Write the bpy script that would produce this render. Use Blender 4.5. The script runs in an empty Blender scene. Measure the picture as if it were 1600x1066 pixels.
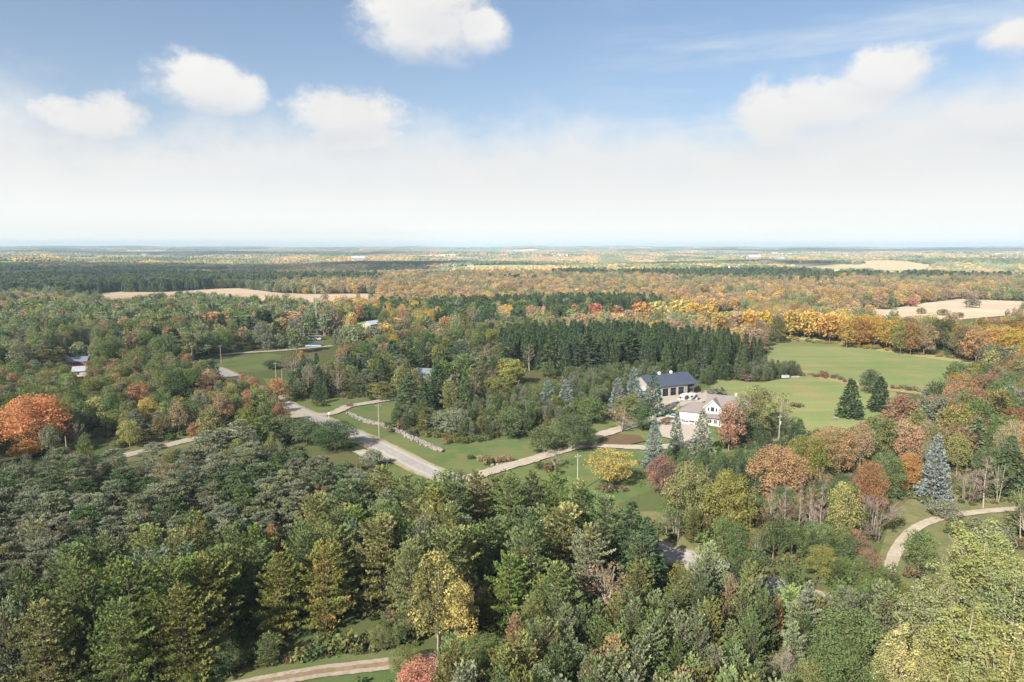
import bpy, bmesh, math, random
import numpy as np
from mathutils import Vector, Matrix
from mathutils.geometry import delaunay_2d_cdt

# ------------------------------------------------------------------ camera
scene = bpy.context.scene
COL = scene.collection
rng = np.random.default_rng(7)
random.seed(7)
EYE = 60.0
PITCH = math.radians(7.84)
FPX = 1067.0                      # focal length in photo pixels (1600 wide)
cam = bpy.data.cameras.new('camera')
cam.sensor_width = 36.0
cam.lens = 36.0 * FPX / 1600.0
cam.clip_start = 1.0
cam.clip_end = 90000.0
camo = bpy.data.objects.new('camera', cam)
COL.objects.link(camo)
camo.location = (0, 0, EYE)
camo.rotation_euler = (math.pi / 2 - PITCH, 0, 0)
scene.camera = camo

scene.view_settings.view_transform = 'Standard'
scene.view_settings.look = 'None'
scene.view_settings.gamma = 1.0
scene.view_settings.exposure = 1.30
scene.view_settings.use_curve_mapping = False
scene.cycles.use_denoising = True
scene.cycles.max_bounces = 6
scene.cycles.diffuse_bounces = 4
scene.cycles.glossy_bounces = 1
scene.cycles.transmission_bounces = 4
scene.cycles.transparent_max_bounces = 4
scene.cycles.volume_bounces = 0
scene.cycles.sample_clamp_indirect = 6
scene.cycles.use_adaptive_sampling = True
scene.cycles.adaptive_threshold = 0.02

# ------------------------------------------------------------------ sun
SUN_AZ = math.atan2(-0.56, -0.83)    # where the sun stands, x right, y forward (behind the camera, to its left)
SUN_EL = math.radians(33)
sun_dir = Vector((math.sin(SUN_AZ) * math.cos(SUN_EL), math.cos(SUN_AZ) * math.cos(SUN_EL), math.sin(SUN_EL)))
sl = bpy.data.lights.new('sun', 'SUN')
sl.energy = 5.0
sl.angle = math.radians(0.9)
sl.color = (1.0, 0.90, 0.75)
so = bpy.data.objects.new('sun', sl)
COL.objects.link(so)
so.rotation_euler = sun_dir.to_track_quat('Z', 'Y').to_euler()
so.location = (-200, -200, 300)

HAZE = 0.85e-4
CLOUD_DENS = 0.0016
CLOUDS = [(40, 330, 640, 105, 70, 800, 3, 'long flat cloud overhead that shades the middle wood and meadow'),
          (-1250, 1700, 900, 680, 800, 1300, 4, 'cloud that shades the far wood at the left'),
          (-3300, 6300, 2600, 900, 700, 2500, 5, 'distant cloud that shades the blue hills'),
          (850, 1420, 420, 130, 300, 1300, 6, 'small cloud that shades a band of far forest'),
          (250, 2700, 1000, 240, 400, 2200, 7, 'cloud that shades a distant band of forest'),
          (4200, 8500, 3200, 1100, 700, 3600, 8, 'high cloud that shades the farthest plain')]

# ------------------------------------------------------------------ node helper
class NT:
    def __init__(s, nt):
        s.nt = nt
    def n(s, typ, **kw):
        nd = s.nt.nodes.new(typ)
        ins = kw.pop('ins', {})
        for k, v in kw.items():
            setattr(nd, k, v)
        for k, v in ins.items():
            s.put(nd.inputs[k], v)
        return nd
    def put(s, sock, v):
        if isinstance(v, bpy.types.NodeSocket):
            s.nt.links.new(v, sock)
        elif isinstance(v, bpy.types.Node):
            s.nt.links.new(v.outputs[0], sock)
        else:
            if isinstance(v, (tuple, list)) and len(v) == 3 and sock.type == 'RGBA':
                v = (*v, 1)
            sock.default_value = v
    def m(s, op, a, b=0.0, c=None, clamp=False):
        nd = s.n('ShaderNodeMath', operation=op, use_clamp=clamp)
        s.put(nd.inputs[0], a); s.put(nd.inputs[1], b)
        if c is not None: s.put(nd.inputs[2], c)
        return nd.outputs[0]
    def mix(s, f, a, b, mode='MIX'):
        nd = s.n('ShaderNodeMix', data_type='RGBA', blend_type=mode)
        s.put(nd.inputs[0], f); s.put(nd.inputs[6], a); s.put(nd.inputs[7], b)
        return nd.outputs[2]
    def noise(s, vec, scale, detail=3.0, rough=0.5, dim='3D'):
        nd = s.n('ShaderNodeTexNoise', noise_dimensions=dim)
        s.put(nd.inputs['Vector'], vec)
        nd.inputs['Scale'].default_value = scale
        nd.inputs['Detail'].default_value = detail
        nd.inputs['Roughness'].default_value = rough
        return nd.outputs[0]
    def ramp(s, f, lo, hi, smooth=True):
        nd = s.n('ShaderNodeMapRange', interpolation_type='SMOOTHSTEP' if smooth else 'LINEAR')
        s.put(nd.inputs[0], f)
        nd.inputs[1].default_value = lo; nd.inputs[2].default_value = hi
        return nd.outputs[0]

def pix_dir(px, py):
    u = (px - 800) / FPX; v = -(py - 533) / FPX
    c, s_ = math.cos(PITCH), math.sin(PITCH)
    return Vector((u, c + v * s_, -s_ + v * c))

# ------------------------------------------------------------------ sky
world = bpy.data.worlds.new('World')
scene.world = world
world.use_nodes = True
wt = world.node_tree
wt.nodes.clear()
W = NT(wt)
sky = W.n('ShaderNodeTexSky', sky_type='NISHITA')
sky.sun_disc = False
sky.sun_elevation = SUN_EL
sky.sun_rotation = SUN_AZ
sky.altitude = 300
sky.air_density = 1.0
sky.dust_density = 1.2
sky.ozone_density = 1.6
tc = W.n('ShaderNodeTexCoord')
d = tc.outputs['Generated']
sx = W.n('ShaderNodeSeparateXYZ', ins={0: d})
X, Y, Z = sx.outputs
AZ = W.m('ARCTAN2', X, Y)
EL = W.m('ARCSINE', Z)
# warped direction for ragged cloud edges
comb = W.n('ShaderNodeCombineXYZ', ins={0: AZ, 1: W.m('MULTIPLY', EL, 1.35)})
ne1 = W.noise(comb, 17.0, 9.0, 0.66)
ne2 = W.noise(comb, 5.0, 4.0, 0.5)
nfine = W.m('SUBTRACT', ne1, 0.5)
nbig = W.m('SUBTRACT', ne2, 0.5)

def az_el(px, py):
    v = pix_dir(px, py).normalized()
    return math.atan2(v.x, v.y), math.asin(v.z)

def puff(px, py, rx, ry, soft=0.7, rag=1.0):
    """one cumulus heap as an ellipse of directions: firm bulging top, washed out base"""
    a, e = az_el(px, py)
    a2, _ = az_el(px + rx, py); _, e2 = az_el(px, py - ry)
    ra, re = abs(a2 - a), abs(e2 - e)
    dx = W.m('DIVIDE', W.m('SUBTRACT', AZ, a), ra)
    dy = W.m('DIVIDE', W.m('SUBTRACT', EL, e), re)
    r = W.m('SQRT', W.m('ADD', W.m('POWER', W.m('ABSOLUTE', dx), 2.3), W.m('POWER', W.m('ABSOLUTE', dy), 2.3)))
    r = W.m('ADD', r, W.m('MULTIPLY', nfine, -1.6 * rag))
    r = W.m('ADD', r, W.m('MULTIPLY', nbig, -0.9 * rag))
    # softer towards the base
    s_ = W.ramp(dy, 0.7, -1.0)
    lo = W.m('SUBTRACT', 0.58, W.m('MULTIPLY', s_, soft))
    den = W.m('DIVIDE', W.m('SUBTRACT', 1.22, r), W.m('SUBTRACT', 1.22, lo), clamp=True)
    den = W.n('ShaderNodeMapRange', interpolation_type='SMOOTHERSTEP', ins={0: den}).outputs[0]
    return den, W.ramp(dy, 0.2, -1.1)

cover = None
under = None
for args in [(322, 140, 84, 56), (366, 152, 56, 44), (150, 196, 104, 52, 0.75), (545, 186, 108, 52, 0.6), (560, 222, 92, 40, 0.9),
             (665, 45, 108, 72, 0.7), (690, 10, 82, 90, 0.8), (748, 52, 50, 46, 0.95),
             (1212, 205, 95, 75, 0.9, 0.8), (1390, 125, 88, 55, 0.95, 0.9), (1290, 180, 150, 60, 0.95, 0.8), (1610, 60, 90, 40, 0.95, 1.0),
              (1590, 195, 190, 48, 0.95, 1.1)]:
    dn, un = puff(*args)
    if cover is None:
        cover, under = dn, W.m('MULTIPLY', dn, un)
    else:
        cover = W.m('MAXIMUM', cover, dn); under = W.m('MAXIMUM', under, W.m('MULTIPLY', dn, un))
# low bank of hazy stratus round the whole horizon
bank_top = W.m('ADD', W.m('MULTIPLY', nbig, 0.16), W.m('MULTIPLY', nfine, 0.07))
bank_top = W.m('ADD', bank_top, W.m('MULTIPLY', W.ramp(AZ, 0.15, 0.65), 0.035))
bank = W.ramp(W.m('SUBTRACT', EL, bank_top), 0.205, 0.105)
# loose fields of cloud elsewhere in the sky (above and behind the camera)
elsewhere = W.ramp(W.noise(comb, 2.6, 6.0, 0.55), 0.42, 0.58)
up = W.ramp(EL, 0.42, 0.62)
behind = W.ramp(W.m('ABSOLUTE', AZ), 0.80, 1.15)
elsewhere = W.m('MULTIPLY', elsewhere, W.m('MAXIMUM', up, behind))
allc = W.m('MAXIMUM', W.m('MAXIMUM', cover, bank), W.m('MULTIPLY', elsewhere, 0.85))
skyc = W.mix(1.0, sky.outputs[0], (0.044, 0.0500, 0.0545), 'MULTIPLY')
# thin high veil
veil = W.m('ADD', 0.16, W.m('MULTIPLY', W.ramp(EL, 0.34, 0.08), 0.22))
mpv = W.n('ShaderNodeMapping', ins={0: comb, 2: (0, 0, -0.35), 3: (1.6, 9.0, 1)}).outputs[0]
wisp = W.m('MULTIPLY', W.ramp(W.noise(mpv, 1.7, 6.0, 0.6), 0.44, 0.72), W.ramp(AZ, 0.0, 0.35))
wisp = W.m('MULTIPLY', wisp, W.ramp(EL, 0.40, 0.22))
veil = W.m('ADD', veil, W.m('MULTIPLY', wisp, 0.55), clamp=True)
skyc = W.mix(veil, skyc, (0.30, 0.33, 0.36))
lum = W.m('ADD', 0.36, W.m('ADD', W.m('MULTIPLY', nbig, 0.10), W.m('MULTIPLY', nfine, 0.05)))
white = W.n('ShaderNodeCombineColor', ins={0: W.m('MULTIPLY', lum, 1.01), 1: lum, 2: W.m('MULTIPLY', lum, 0.985)})
cloudc = W.mix(W.m('MULTIPLY', under, 0.8), white, (0.235, 0.255, 0.29))
lowc = W.mix(W.ramp(EL, 0.14, 0.0), (0.335, 0.342, 0.345), (0.415, 0.42, 0.40))
lowc = W.mix(W.m('MULTIPLY', W.ramp(ne2, 0.42, 0.62), W.m('MULTIPLY', W.ramp(EL, 0.05, 0.13), 0.5)), lowc, (0.27, 0.30, 0.335))
cloudc = W.mix(bank, cloudc, W.mix(W.m('MULTIPLY', W.m('SUBTRACT', 1.0, W.ramp(EL, 0.02, 0.12)), 1.0), W.mix(0.5, cloudc, lowc), lowc))
final = W.mix(allc, skyc, cloudc)
bg = W.n('ShaderNodeBackground', ins={0: final, 1: 1.0})
out = W.n('ShaderNodeOutputWorld')
wt.links.new(bg.outputs[0], out.inputs[0])

# ------------------------------------------------------------------ object helpers
def setp(o, label=None, cat=None, group=None, kind=None):
    if label: o['label'] = label
    if cat: o['category'] = cat
    if group: o['group'] = group
    if kind: o['kind'] = kind
    return o

def link(name, me, parent=None):
    o = bpy.data.objects.new(name, me)
    COL.objects.link(o)
    if parent is not None: o.parent = parent
    return o

def npmesh(name, V, F, mats, tone=None, mi=None, smooth=False):
    """V (n,3) array, F list/array of quads or tris"""
    me = bpy.data.meshes.new(name)
    V = np.asarray(V, dtype=np.float32)
    if isinstance(F, np.ndarray):
        k = F.shape[1]; n = len(F)
        li = F.astype(np.int32).ravel()
        ls = np.arange(0, n * k, k, dtype=np.int32)
    else:
        ln = np.array([len(f) for f in F], dtype=np.int32)
        li = np.array([i for f in F for i in f], dtype=np.int32)
        ls = np.concatenate([[0], np.cumsum(ln)[:-1]]).astype(np.int32)
        n = len(F)
    me.vertices.add(len(V)); me.vertices.foreach_set('co', V.ravel())
    me.loops.add(len(li)); me.loops.foreach_set('vertex_index', li)
    me.polygons.add(n); me.polygons.foreach_set('loop_start', ls)
    if mi is not None: me.polygons.foreach_set('material_index', np.asarray(mi, dtype=np.int32))
    me.polygons.foreach_set('use_smooth', np.full(n, bool(smooth)))
    if tone is not None:
        at = me.attributes.new('tone', 'FLOAT', 'POINT')
        at.data.foreach_set('value', np.asarray(tone, dtype=np.float32))
    me.update(calc_edges=True)
    for m in (mats if isinstance(mats, (list, tuple)) else [mats]): me.materials.append(m)
    return me

def newmat(name):
    m = bpy.data.materials.new(name); m.use_nodes = True
    m.node_tree.nodes.clear()
    return m, NT(m.node_tree)

def finish(T, shader, disp=None):
    o = T.n('ShaderNodeOutputMaterial')
    T.nt.links.new(shader, o.inputs[0])

def pmat(name, col, rough=0.7, var=0.12, scale=3.0, metal=0.0, bump=0.0, spec=0.3, coord='Object', stretch=None):
    """plain procedural material: base colour broken up by two octaves of noise"""
    m, T = newmat(name)
    co = T.n('ShaderNodeTexCoord').outputs[coord]
    if stretch:
        co = T.n('ShaderNodeMapping', ins={0: co, 3: stretch}).outputs[0]
    nz = T.noise(co, scale, 5.0, 0.6)
    nz2 = T.noise(co, scale * 0.13, 2.0)
    f = T.m('ADD', 1 - var, T.m('MULTIPLY', T.m('ADD', nz, nz2), var))
    c = T.mix(1.0, col, T.n('ShaderNodeCombineColor', ins={0: f, 1: f, 2: f}).outputs[0], 'MULTIPLY')
    p = T.n('ShaderNodeBsdfPrincipled', ins={'Base Color': c, 'Roughness': rough, 'Metallic': metal, 'Specular IOR Level': spec})
    if bump:
        b = T.n('ShaderNodeBump', ins={'Strength': bump, 'Height': nz, 'Distance': 0.05})
        T.put(p.inputs['Normal'], b.outputs[0])
    finish(T, p.outputs[0])
    return m

# ------------------------------------------------------------------ foliage materials
def foliage(name, src, trans=0.22, var=0.55, spec=0.02, patch=0.35, dull=0.12):
    """src: 'OBJECT' reads the tree's own colour, 'INSTANCER' the colour stored for each instance"""
    m, T = newmat(name)
    if src == 'OBJECT':
        c1 = T.n('ShaderNodeObjectInfo').outputs['Color']
        c2 = T.n('ShaderNodeAttribute', attribute_type='OBJECT', attribute_name='tint_two').outputs['Color']
    else:
        c1 = T.n('ShaderNodeAttribute', attribute_type='INSTANCER', attribute_name='tint').outputs['Color']
        c2 = T.n('ShaderNodeAttribute', attribute_type='INSTANCER', attribute_name='tint_two').outputs['Color']
    tone = T.n('ShaderNodeAttribute', attribute_type='GEOMETRY', attribute_name='tone').outputs['Fac']
    oi = T.n('ShaderNodeObjectInfo')
    geo = T.n('ShaderNodeNewGeometry')
    big = T.noise(geo.outputs['Position'], 0.28, 2.0, 0.5)
    f2 = T.m('ADD', T.m('MULTIPLY', T.m('SUBTRACT', tone, 0.5), 0.55), big)
    f2 = T.ramp(f2, 0.50, 0.50 + patch)
    c = T.mix(f2, c1, c2)
    br = T.m('ADD', 1.0 - var * 0.5, T.m('MULTIPLY', tone, var))
    c = T.mix(1.0, c, T.n('ShaderNodeCombineColor', ins={0: br, 1: br, 2: br}).outputs[0], 'MULTIPLY')
    hv = T.n('ShaderNodeHueSaturation', ins={'Hue': T.m('ADD', 0.49, T.m('MULTIPLY', tone, 0.02)), 'Saturation': T.m('ADD', 0.85, T.m('MULTIPLY', oi.outputs['Random'], 0.25)), 'Value': 1.0, 'Color': c})
    c = hv.outputs[0]
    df = T.n('ShaderNodeBsdfDiffuse', ins={0: c})
    tr = T.n('ShaderNodeBsdfTranslucent', ins={0: c})
    mx = T.n('ShaderNodeMixShader', ins={0: trans, 1: df.outputs[0], 2: tr.outputs[0]})
    finish(T, mx.outputs[0])
    return m

MLEAF = {'OBJECT': foliage('leaf_foliage', 'OBJECT', 0.38), 'INSTANCER': foliage('leaf_foliage_far', 'INSTANCER', 0.38)}
MNEED = {'OBJECT': foliage('needle_foliage', 'OBJECT', 0.36, 0.8), 'INSTANCER': foliage('needle_foliage_far', 'INSTANCER', 0.36, 0.8)}
MBARK = pmat('bark_grey', (0.16, 0.135, 0.11), 0.9, 0.35, 2.0, bump=0.4)
MBARKP = pmat('bark_pale', (0.27, 0.24, 0.20), 0.85, 0.3, 1.2)
MBARKO = pmat('bark_pine', (0.105, 0.078, 0.062), 0.9, 0.3, 2.0, bump=0.4)
MTWIG = pmat('bare_twig', (0.19, 0.150, 0.140), 0.9, 0.3, 1.0)
# ------------------------------------------------------------------ tree shapes
def unit(v):
    return v / np.maximum(np.linalg.norm(v, axis=-1, keepdims=True), 1e-9)

def cards(c, a, L, Wd, rg, nrm=None):
    """rhombic leaves/tufts: centre c, long axis a, length L, width Wd"""
    a = unit(a)
    r = rg.normal(size=a.shape)
    if nrm is not None: r = nrm + 0.35 * r
    s = unit(np.cross(a, r)) if nrm is None else unit(np.cross(a, unit(r)))
    L = np.broadcast_to(np.asarray(L, dtype=float), (len(c),))[:, None]
    Wd = np.broadcast_to(np.asarray(Wd, dtype=float), (len(c),))[:, None]
    V = np.stack([c - a * L * .5, c + s * Wd * .5 + a * L * 0.08, c + a * L * .5, c - s * Wd * .5 + a * L * 0.08], axis=1).reshape(-1, 3)
    F = np.arange(len(c) * 4).reshape(-1, 4)
    return V, F

class Build:
    def __init__(s):
        s.lv = []; s.lt = []; s.wv = []; s.wf = []; s.nw = 0
    def leaves(s, V, tone):
        s.lv.append(V); s.lt.append(np.repeat(tone, 4))
    def tube(s, pts, rad, n=5):
        pts = [np.asarray(p, float) for p in pts]
        base = s.nw
        for i, p in enumerate(pts):
            t = pts[min(i + 1, len(pts) - 1)] - pts[max(i - 1, 0)]
            t = t / (np.linalg.norm(t) + 1e-9)
            u = np.cross(t, (0.31, 0.95, 0.05)); u /= (np.linalg.norm(u) + 1e-9)
            w = np.cross(t, u)
            for k in range(n):
                an = 2 * math.pi * k / n
                s.wv.append(p + (u * math.cos(an) + w * math.sin(an)) * rad[i])
        for i in range(len(pts) - 1):
            for k in range(n):
                a = base + i * n + k; b = base + i * n + (k + 1) % n
                s.wf.append((a, b, b + n, a + n))
        s.nw += len(pts) * n

def whorls(b, rg, z0, H, step, R, prof, up0, up1, per, tuft, q, start=0.25, trunk=0.2, tip=0.45, curve=0.0, flat=0.2, droop=0.0, cl=0.6, cw=0.16, ncard=4, upness=0.7, limbs=True, dead=0.0, irr=0.25):
    """conifer: tiers of branches that carry tufts"""
    b.tube([(0, 0, 0), (0, 0, H * .5), (0, 0, H * .98)], [trunk, trunk * .6, 0.03], 6)
    z = z0
    C = []; A = []; T = []; S = []
    qs = 1.0 / math.sqrt(q)
    while z < H - 0.15:
        t = (z - z0) / (H - z0)
        nb = max(3, int(round(per * (1.0 - 0.35 * t))))
        a0 = rg.uniform(0, 6.28)
        tierk = rg.uniform(1 - irr * .5, 1 + irr * .35)
        for k in range(nb):
            if rg.random() < dead * (1 - t): continue
            an = a0 + 6.283 * k / nb + rg.uniform(-.3, .3)
            L = R * prof(t) * tierk * rg.uniform(1 - irr, 1 + irr * .6)
            if L < 0.12: continue
            up = math.radians(up0 + (up1 - up0) * t + rg.uniform(-7, 7))
            o = np.array([math.cos(an), math.sin(an), 0.0]); side = np.array([-o[1], o[0], 0.0])
            bt = rg.normal(0, .12)
            n = max(2, int(L * tuft * q))
            s_ = start + (1 - start) * rg.random(n) ** 0.75
            s_[0] = 1.0
            rad = L * s_
            zz = rad * math.tan(up) + curve * (s_ ** 2) * L - droop * L * (s_ * (1 - s_)) * 2
            lat = rg.normal(0, 1, n) * flat * L * (1.15 - s_ * .75)
            P = o * rad[:, None] + side * lat[:, None]
            P[:, 2] = z + zz + rg.normal(0, .06, n) - droop * np.abs(lat) * .5
            dirn = o * 0.75 + side * (np.sign(lat) * 0.55)[:, None] + np.array([0, 0, upness])
            P = np.repeat(P, ncard, 0); D = np.repeat(dirn, ncard, 0) + rg.normal(0, .42, (n * ncard, 3))
            C.append(P + unit(D) * cl * .35 * qs); A.append(D)
            T.append(np.clip(np.repeat(0.5 + bt + rg.normal(0, .12, n), ncard) + rg.normal(0, .10, n * ncard), 0, 1))
            S.append(np.repeat((tip + (1 - tip) * (0.5 + 0.5 * s_)), ncard) * rg.uniform(.75, 1.2, n * ncard))
            if limbs and L > 0.8:
                e = 0.85
                b.tube([(0, 0, z), tuple(o * L * e * .5 + np.array([0, 0, z + L * .5 * e * math.tan(up) * .9 - droop * L * .3])), tuple(o * L * e + np.array([0, 0, z + L * e * math.tan(up) + curve * L * .7]))],
                       [0.05 + .008 * L, .035, .012], 3)
        z += step * rg.uniform(.8, 1.2)
    # leader
    n = max(4, int(8 * q))
    P = np.zeros((n, 3)); P[:, 2] = H - rg.random(n) * 0.7; D = rg.normal(0, .35, (n, 3)); D[:, 2] += 1
    C.append(P); A.append(D); T.append(np.full(n, .6)); S.append(np.full(n, 1.0))
    C = np.concatenate(C); A = np.concatenate(A); T = np.concatenate(T); S = np.concatenate(S)
    V, _ = cards(C, A, cl * qs * S, cw * qs * S, rg)
    b.leaves(V, T)

def clump(b, rg, c, r, n, size, flat=0.8, shell=0.55, upbias=0.25, bt=0.0, elong=1.0, wid=0.75, lean=None):
    u = unit(rg.normal(size=(n, 3)))
    keep = u[:, 2] > -0.75
    u = u[keep]; n = len(u)
    rr = shell + (1 - shell) * rg.random(n) ** .5
    P = u * (rr * r)[:, None]
    P[:, 2] *= flat
    nr = unit(u + np.array([0, 0, upbias]) + rg.normal(0, .55, (n, 3)))
    ax = unit(np.cross(nr, rg.normal(size=(n, 3))))
    if lean is not None: ax = unit(ax + np.asarray(lean))
    sz = size * rg.uniform(.6, 1.3, n)
    V, _ = cards(np.asarray(c) + P, ax, sz * elong, sz * wid, rg, None if lean is not None else nr)
    b.leaves(V, np.clip(.5 + bt + rg.normal(0, .16, n), 0, 1))

def broadleaf(rg, q, H=14.0, R=5.5, z0=1.0, ncl=64, crk=(0.22, 0.33), leaf=0.31, per=190, flat=0.8, stems=1, bark=0, trunk=0.28, top=0.75, sparse=0.0, limbn=9, lean=None, shape='round', elong=1.0):
    b = Build()
    qs = 1 / math.sqrt(q)
    cz = (z0 + H) / 2; hz = (H - z0) / 2
    cs = []
    bt = rg.normal(0, .0)
    lop = [rg.uniform(.85, 1.15) for _ in range(6)]
    for i in range(ncl):
        k = (i + .5) / ncl
        ph = i * 2.399963 + rg.uniform(-.5, .5)
        zc = 1 - 1.72 * k + rg.uniform(-.06, .06)
        zc = max(-.78, min(.98, zc))
        rr = math.sqrt(max(0, 1 - zc * zc))
        wv = lop[int((ph % 6.283) / 6.283 * 6) % 6]
        f = rg.uniform(.55, .80) if i % 4 else rg.uniform(.15, .5)
        cr = R * rg.uniform(*crk)
        if shape == 'vase': rr *= 0.62 + 0.38 * (zc + 1) / 2 * 1.1
        if shape == 'drop': rr *= 1.0 - 0.30 * max(0, zc)
        c = np.array([math.cos(ph) * rr * R * f * wv, math.sin(ph) * rr * R * f * wv, cz + zc * hz * (0.90 if f > .5 else .5)])
        cs.append((c, cr))
        if rg.random() < sparse: continue
        clump(b, rg, c, cr, max(6, int(per * q * rg.uniform(.7, 1.25))), leaf * qs, flat, .45, .3, bt + rg.normal(0, .12), elong, lean=lean)
    for s_ in range(stems):
        off = np.array([rg.uniform(-.5, .5), rg.uniform(-.5, .5), 0]) * (stems > 1)
        ln = np.array([rg.uniform(-1, 1), rg.uniform(-1, 1), 0]) * (0.9 if stems > 1 else .25)
        b.tube([off, off + ln * .4 + (0, 0, z0), off + ln + (0, 0, cz), off + ln * 1.3 + (0, 0, H * .86)], [trunk, trunk * .8, trunk * .5, .04], 6)
    order = rg.permutation(len(cs))[:max(limbn, int(limbn * 1.0))]
    for j in order:
        c, cr = cs[j]
        zb = z0 + (c[2] - z0) * rg.uniform(.15, .5)
        mid = np.array([c[0] * .45, c[1] * .45, (zb + c[2]) / 2 + .1])
        b.tube([(0, 0, zb), mid, c], [trunk * .42, trunk * .25, .03], 4)
    return b

def poplar(rg, q, H=18.0, R=4.6):
    b = Build(); qs = 1 / math.sqrt(q)
    b.tube([(0, 0, 0), (0, 0, H * .4), (0.2, 0, H * .9)], [.34, .24, .04], 6)
    for i in range(26):
        t = i / 25
        zb = H * (0.14 + 0.5 * t); an = i * 2.4 + rg.uniform(-.4, .4)
        L = R * rg.uniform(.75, 1.1) * (1 - .55 * t)
        zt = min(H * rg.uniform(.93, 1.0), zb + H * rg.uniform(.26, .46))
        o = np.array([math.cos(an), math.sin(an), 0])
        p0 = np.array([0, 0, zb]); p2 = o * L + (0, 0, zt); p1 = o * L * .7 + (0, 0, zb + (zt - zb) * .38)
        b.tube([p0, p1, p2], [.10, .06, .02], 4)
        bt = rg.normal(0, .14)
        for s_ in np.linspace(.35, 1.02, 5):
            c = (1 - s_) ** 2 * p0 + 2 * s_ * (1 - s_) * p1 + s_ ** 2 * p2 + rg.normal(0, .3, 3)
            clump(b, rg, c, R * rg.uniform(.15, .24) * (1.15 - .35 * s_), int(95 * q), .255 * qs, 1.45, .3, .2, bt + rg.normal(0, .05))
        if i % 4 == 0:
            b.tube([p1, p1 + (p2 - p1) * .9 + o * .8, p2 + o * .5 + (0, 0, .9)], [.04, .03, .012], 3)
    return b

def bare(rg, H=13.0, R=4.0, n1=16, upright=1.0, trunk=.16, twig=0.022, stems=1, gen=4, z0f=.25):
    b = Build()
    def rec(p, dr, L, r, g):
        mid = p + dr * L * .5 + rg.normal(0, .04 * L, 3)
        e = p + dr * L + np.array([0, 0, .06 * L])
        b.tube([p, mid, e], [r, r * .75, max(r * .45, twig * .5)], 3 if g < 3 else 4)
        if g == 0: return
        m = rg.integers(4, 6) if g > 1 else rg.integers(2, 5)
        for k in range(m):
            s_ = rg.uniform(.25, 1.0)
            q0 = p + (e - p) * s_
            nd = dr + unit(rg.normal(size=3)) * rg.uniform(.45, .85)
            nd[2] = abs(nd[2]) * .9 + .1 * upright
            nd /= np.linalg.norm(nd)
            rec(q0, nd, L * rg.uniform(.42, .68), max(r * .45, twig), g - 1)
    for s_ in range(stems):
        o = np.array([rg.uniform(-.8, .8), rg.uniform(-.8, .8), 0]) * (stems > 1)
        tp = np.array([rg.uniform(-.6, .6), rg.uniform(-.6, .6), H * rg.uniform(.8, .95)]) + o * 1.6
        b.tube([o, (o + tp) / 2 + rg.normal(0, .15, 3), tp], [trunk, trunk * .6, twig], 6)
        for k in range(n1 // stems):
            t = z0f + (1 - z0f) * (k + rg.random()) / (n1 // stems)
            p = o + (tp - o) * t
            an = k * 2.4 + rg.uniform(-.5, .5)
            d_ = np.array([math.cos(an), math.sin(an), .55 + .9 * upright * t]); d_ /= np.linalg.norm(d_)
            rec(p, d_, R * (1.05 - .7 * t) * rg.uniform(.6, .95), trunk * .4 * (1.1 - t), gen - 1)
    return b

def scots(rg, q, H=13.0, R=4.2):
    b = Build(); qs = 1 / math.sqrt(q)
    tx, ty = rg.uniform(-.5, .5, 2)
    b.tube([(0, 0, 0), (tx * .6, ty, H * .4), (tx, ty * .4, H * .93)], [.22, .17, .05], 6)
    n = 46
    for i in range(n):
        k = (i + .5) / n
        zc = 0.28 + 0.70 * k + rg.uniform(-.03, .03)
        rmax = R * (1 - max(0, (zc - .52) / .48) ** 2.0 * .85) * (0.62 + .38 * min(1, (zc - .2) / .25))
        an = i * 2.399963 + rg.uniform(-.5, .5)
        f = rg.uniform(.35, 1.0) ** .6
        c = np.array([math.cos(an) * rmax * f, math.sin(an) * rmax * f, zc * H * (1 - .05 * f)])
        r = R * rg.uniform(.20, .33)
        m = int(44 * q * rg.uniform(.8, 1.3))
        u = unit(rg.normal(size=(m, 3))); P = u * (rg.random(m) ** .5 * r)[:, None]; P[:, 2] = np.abs(P[:, 2]) * .42 - .1
        D = u * .8 + np.array([0, 0, .75]) + np.array([math.cos(an), math.sin(an), 0]) * .3
        P = np.repeat(P, 4, 0); D = np.repeat(D, 4, 0) + rg.normal(0, .45, (m * 4, 3))
        V, _ = cards(c + P, D, .52 * qs * rg.uniform(.7, 1.2, m * 4), .22 * qs, rg)
        b.leaves(V, np.clip(.5 + rg.normal(0, .13) + rg.normal(0, .13, m * 4), 0, 1))
        zb = c[2] - rg.uniform(.4, 1.2) * (1 + f * .3)
        if i % 2 == 0:
            b.tube([(tx * .8, ty * .6, zb), c * (.5, .5, 1) + (tx * .4, ty * .3, -.25), c], [.07, .05, .02], 3)
    return b

def shape_white_pine(rg, q):
    b = Build()
    pr = lambda t: (0.80 + .30 * math.sin(t * 3.1)) * (1 - t ** 2.6) ** .62 * (1 - .15 * t)
    whorls(b, rg, 1.0, 16.0, .98, 4.7, pr, -4, 44, 7, 12.5, q, .15, .24, curve=.12, flat=.20, cl=.50, cw=.19, ncard=5, upness=.65, irr=.42, dead=.10)
    return b

def shape_young_pine(rg, q):
    b = Build()
    pr = lambda t: (1 - t) ** .62 * (.85 + .3 * min(1, t * 3))
    whorls(b, rg, .4, 9.0, .55, 2.5, pr, 18, 62, 6, 10.5, q, .08, .12, curve=.25, flat=.16, cl=.42, cw=.135, ncard=5, upness=1.15, irr=.30)
    return b

def shape_spruce(rg, q):
    b = Build()
    pr = lambda t: (1 - t) ** .85
    whorls(b, rg, .5, 18.0, .52, 3.9, pr, -16, 12, 9, 3.8, q, .22, .22, curve=.10, flat=.14, droop=.12, cl=.74, cw=.30, ncard=3, upness=-.05, irr=.22)
    return b

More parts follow.
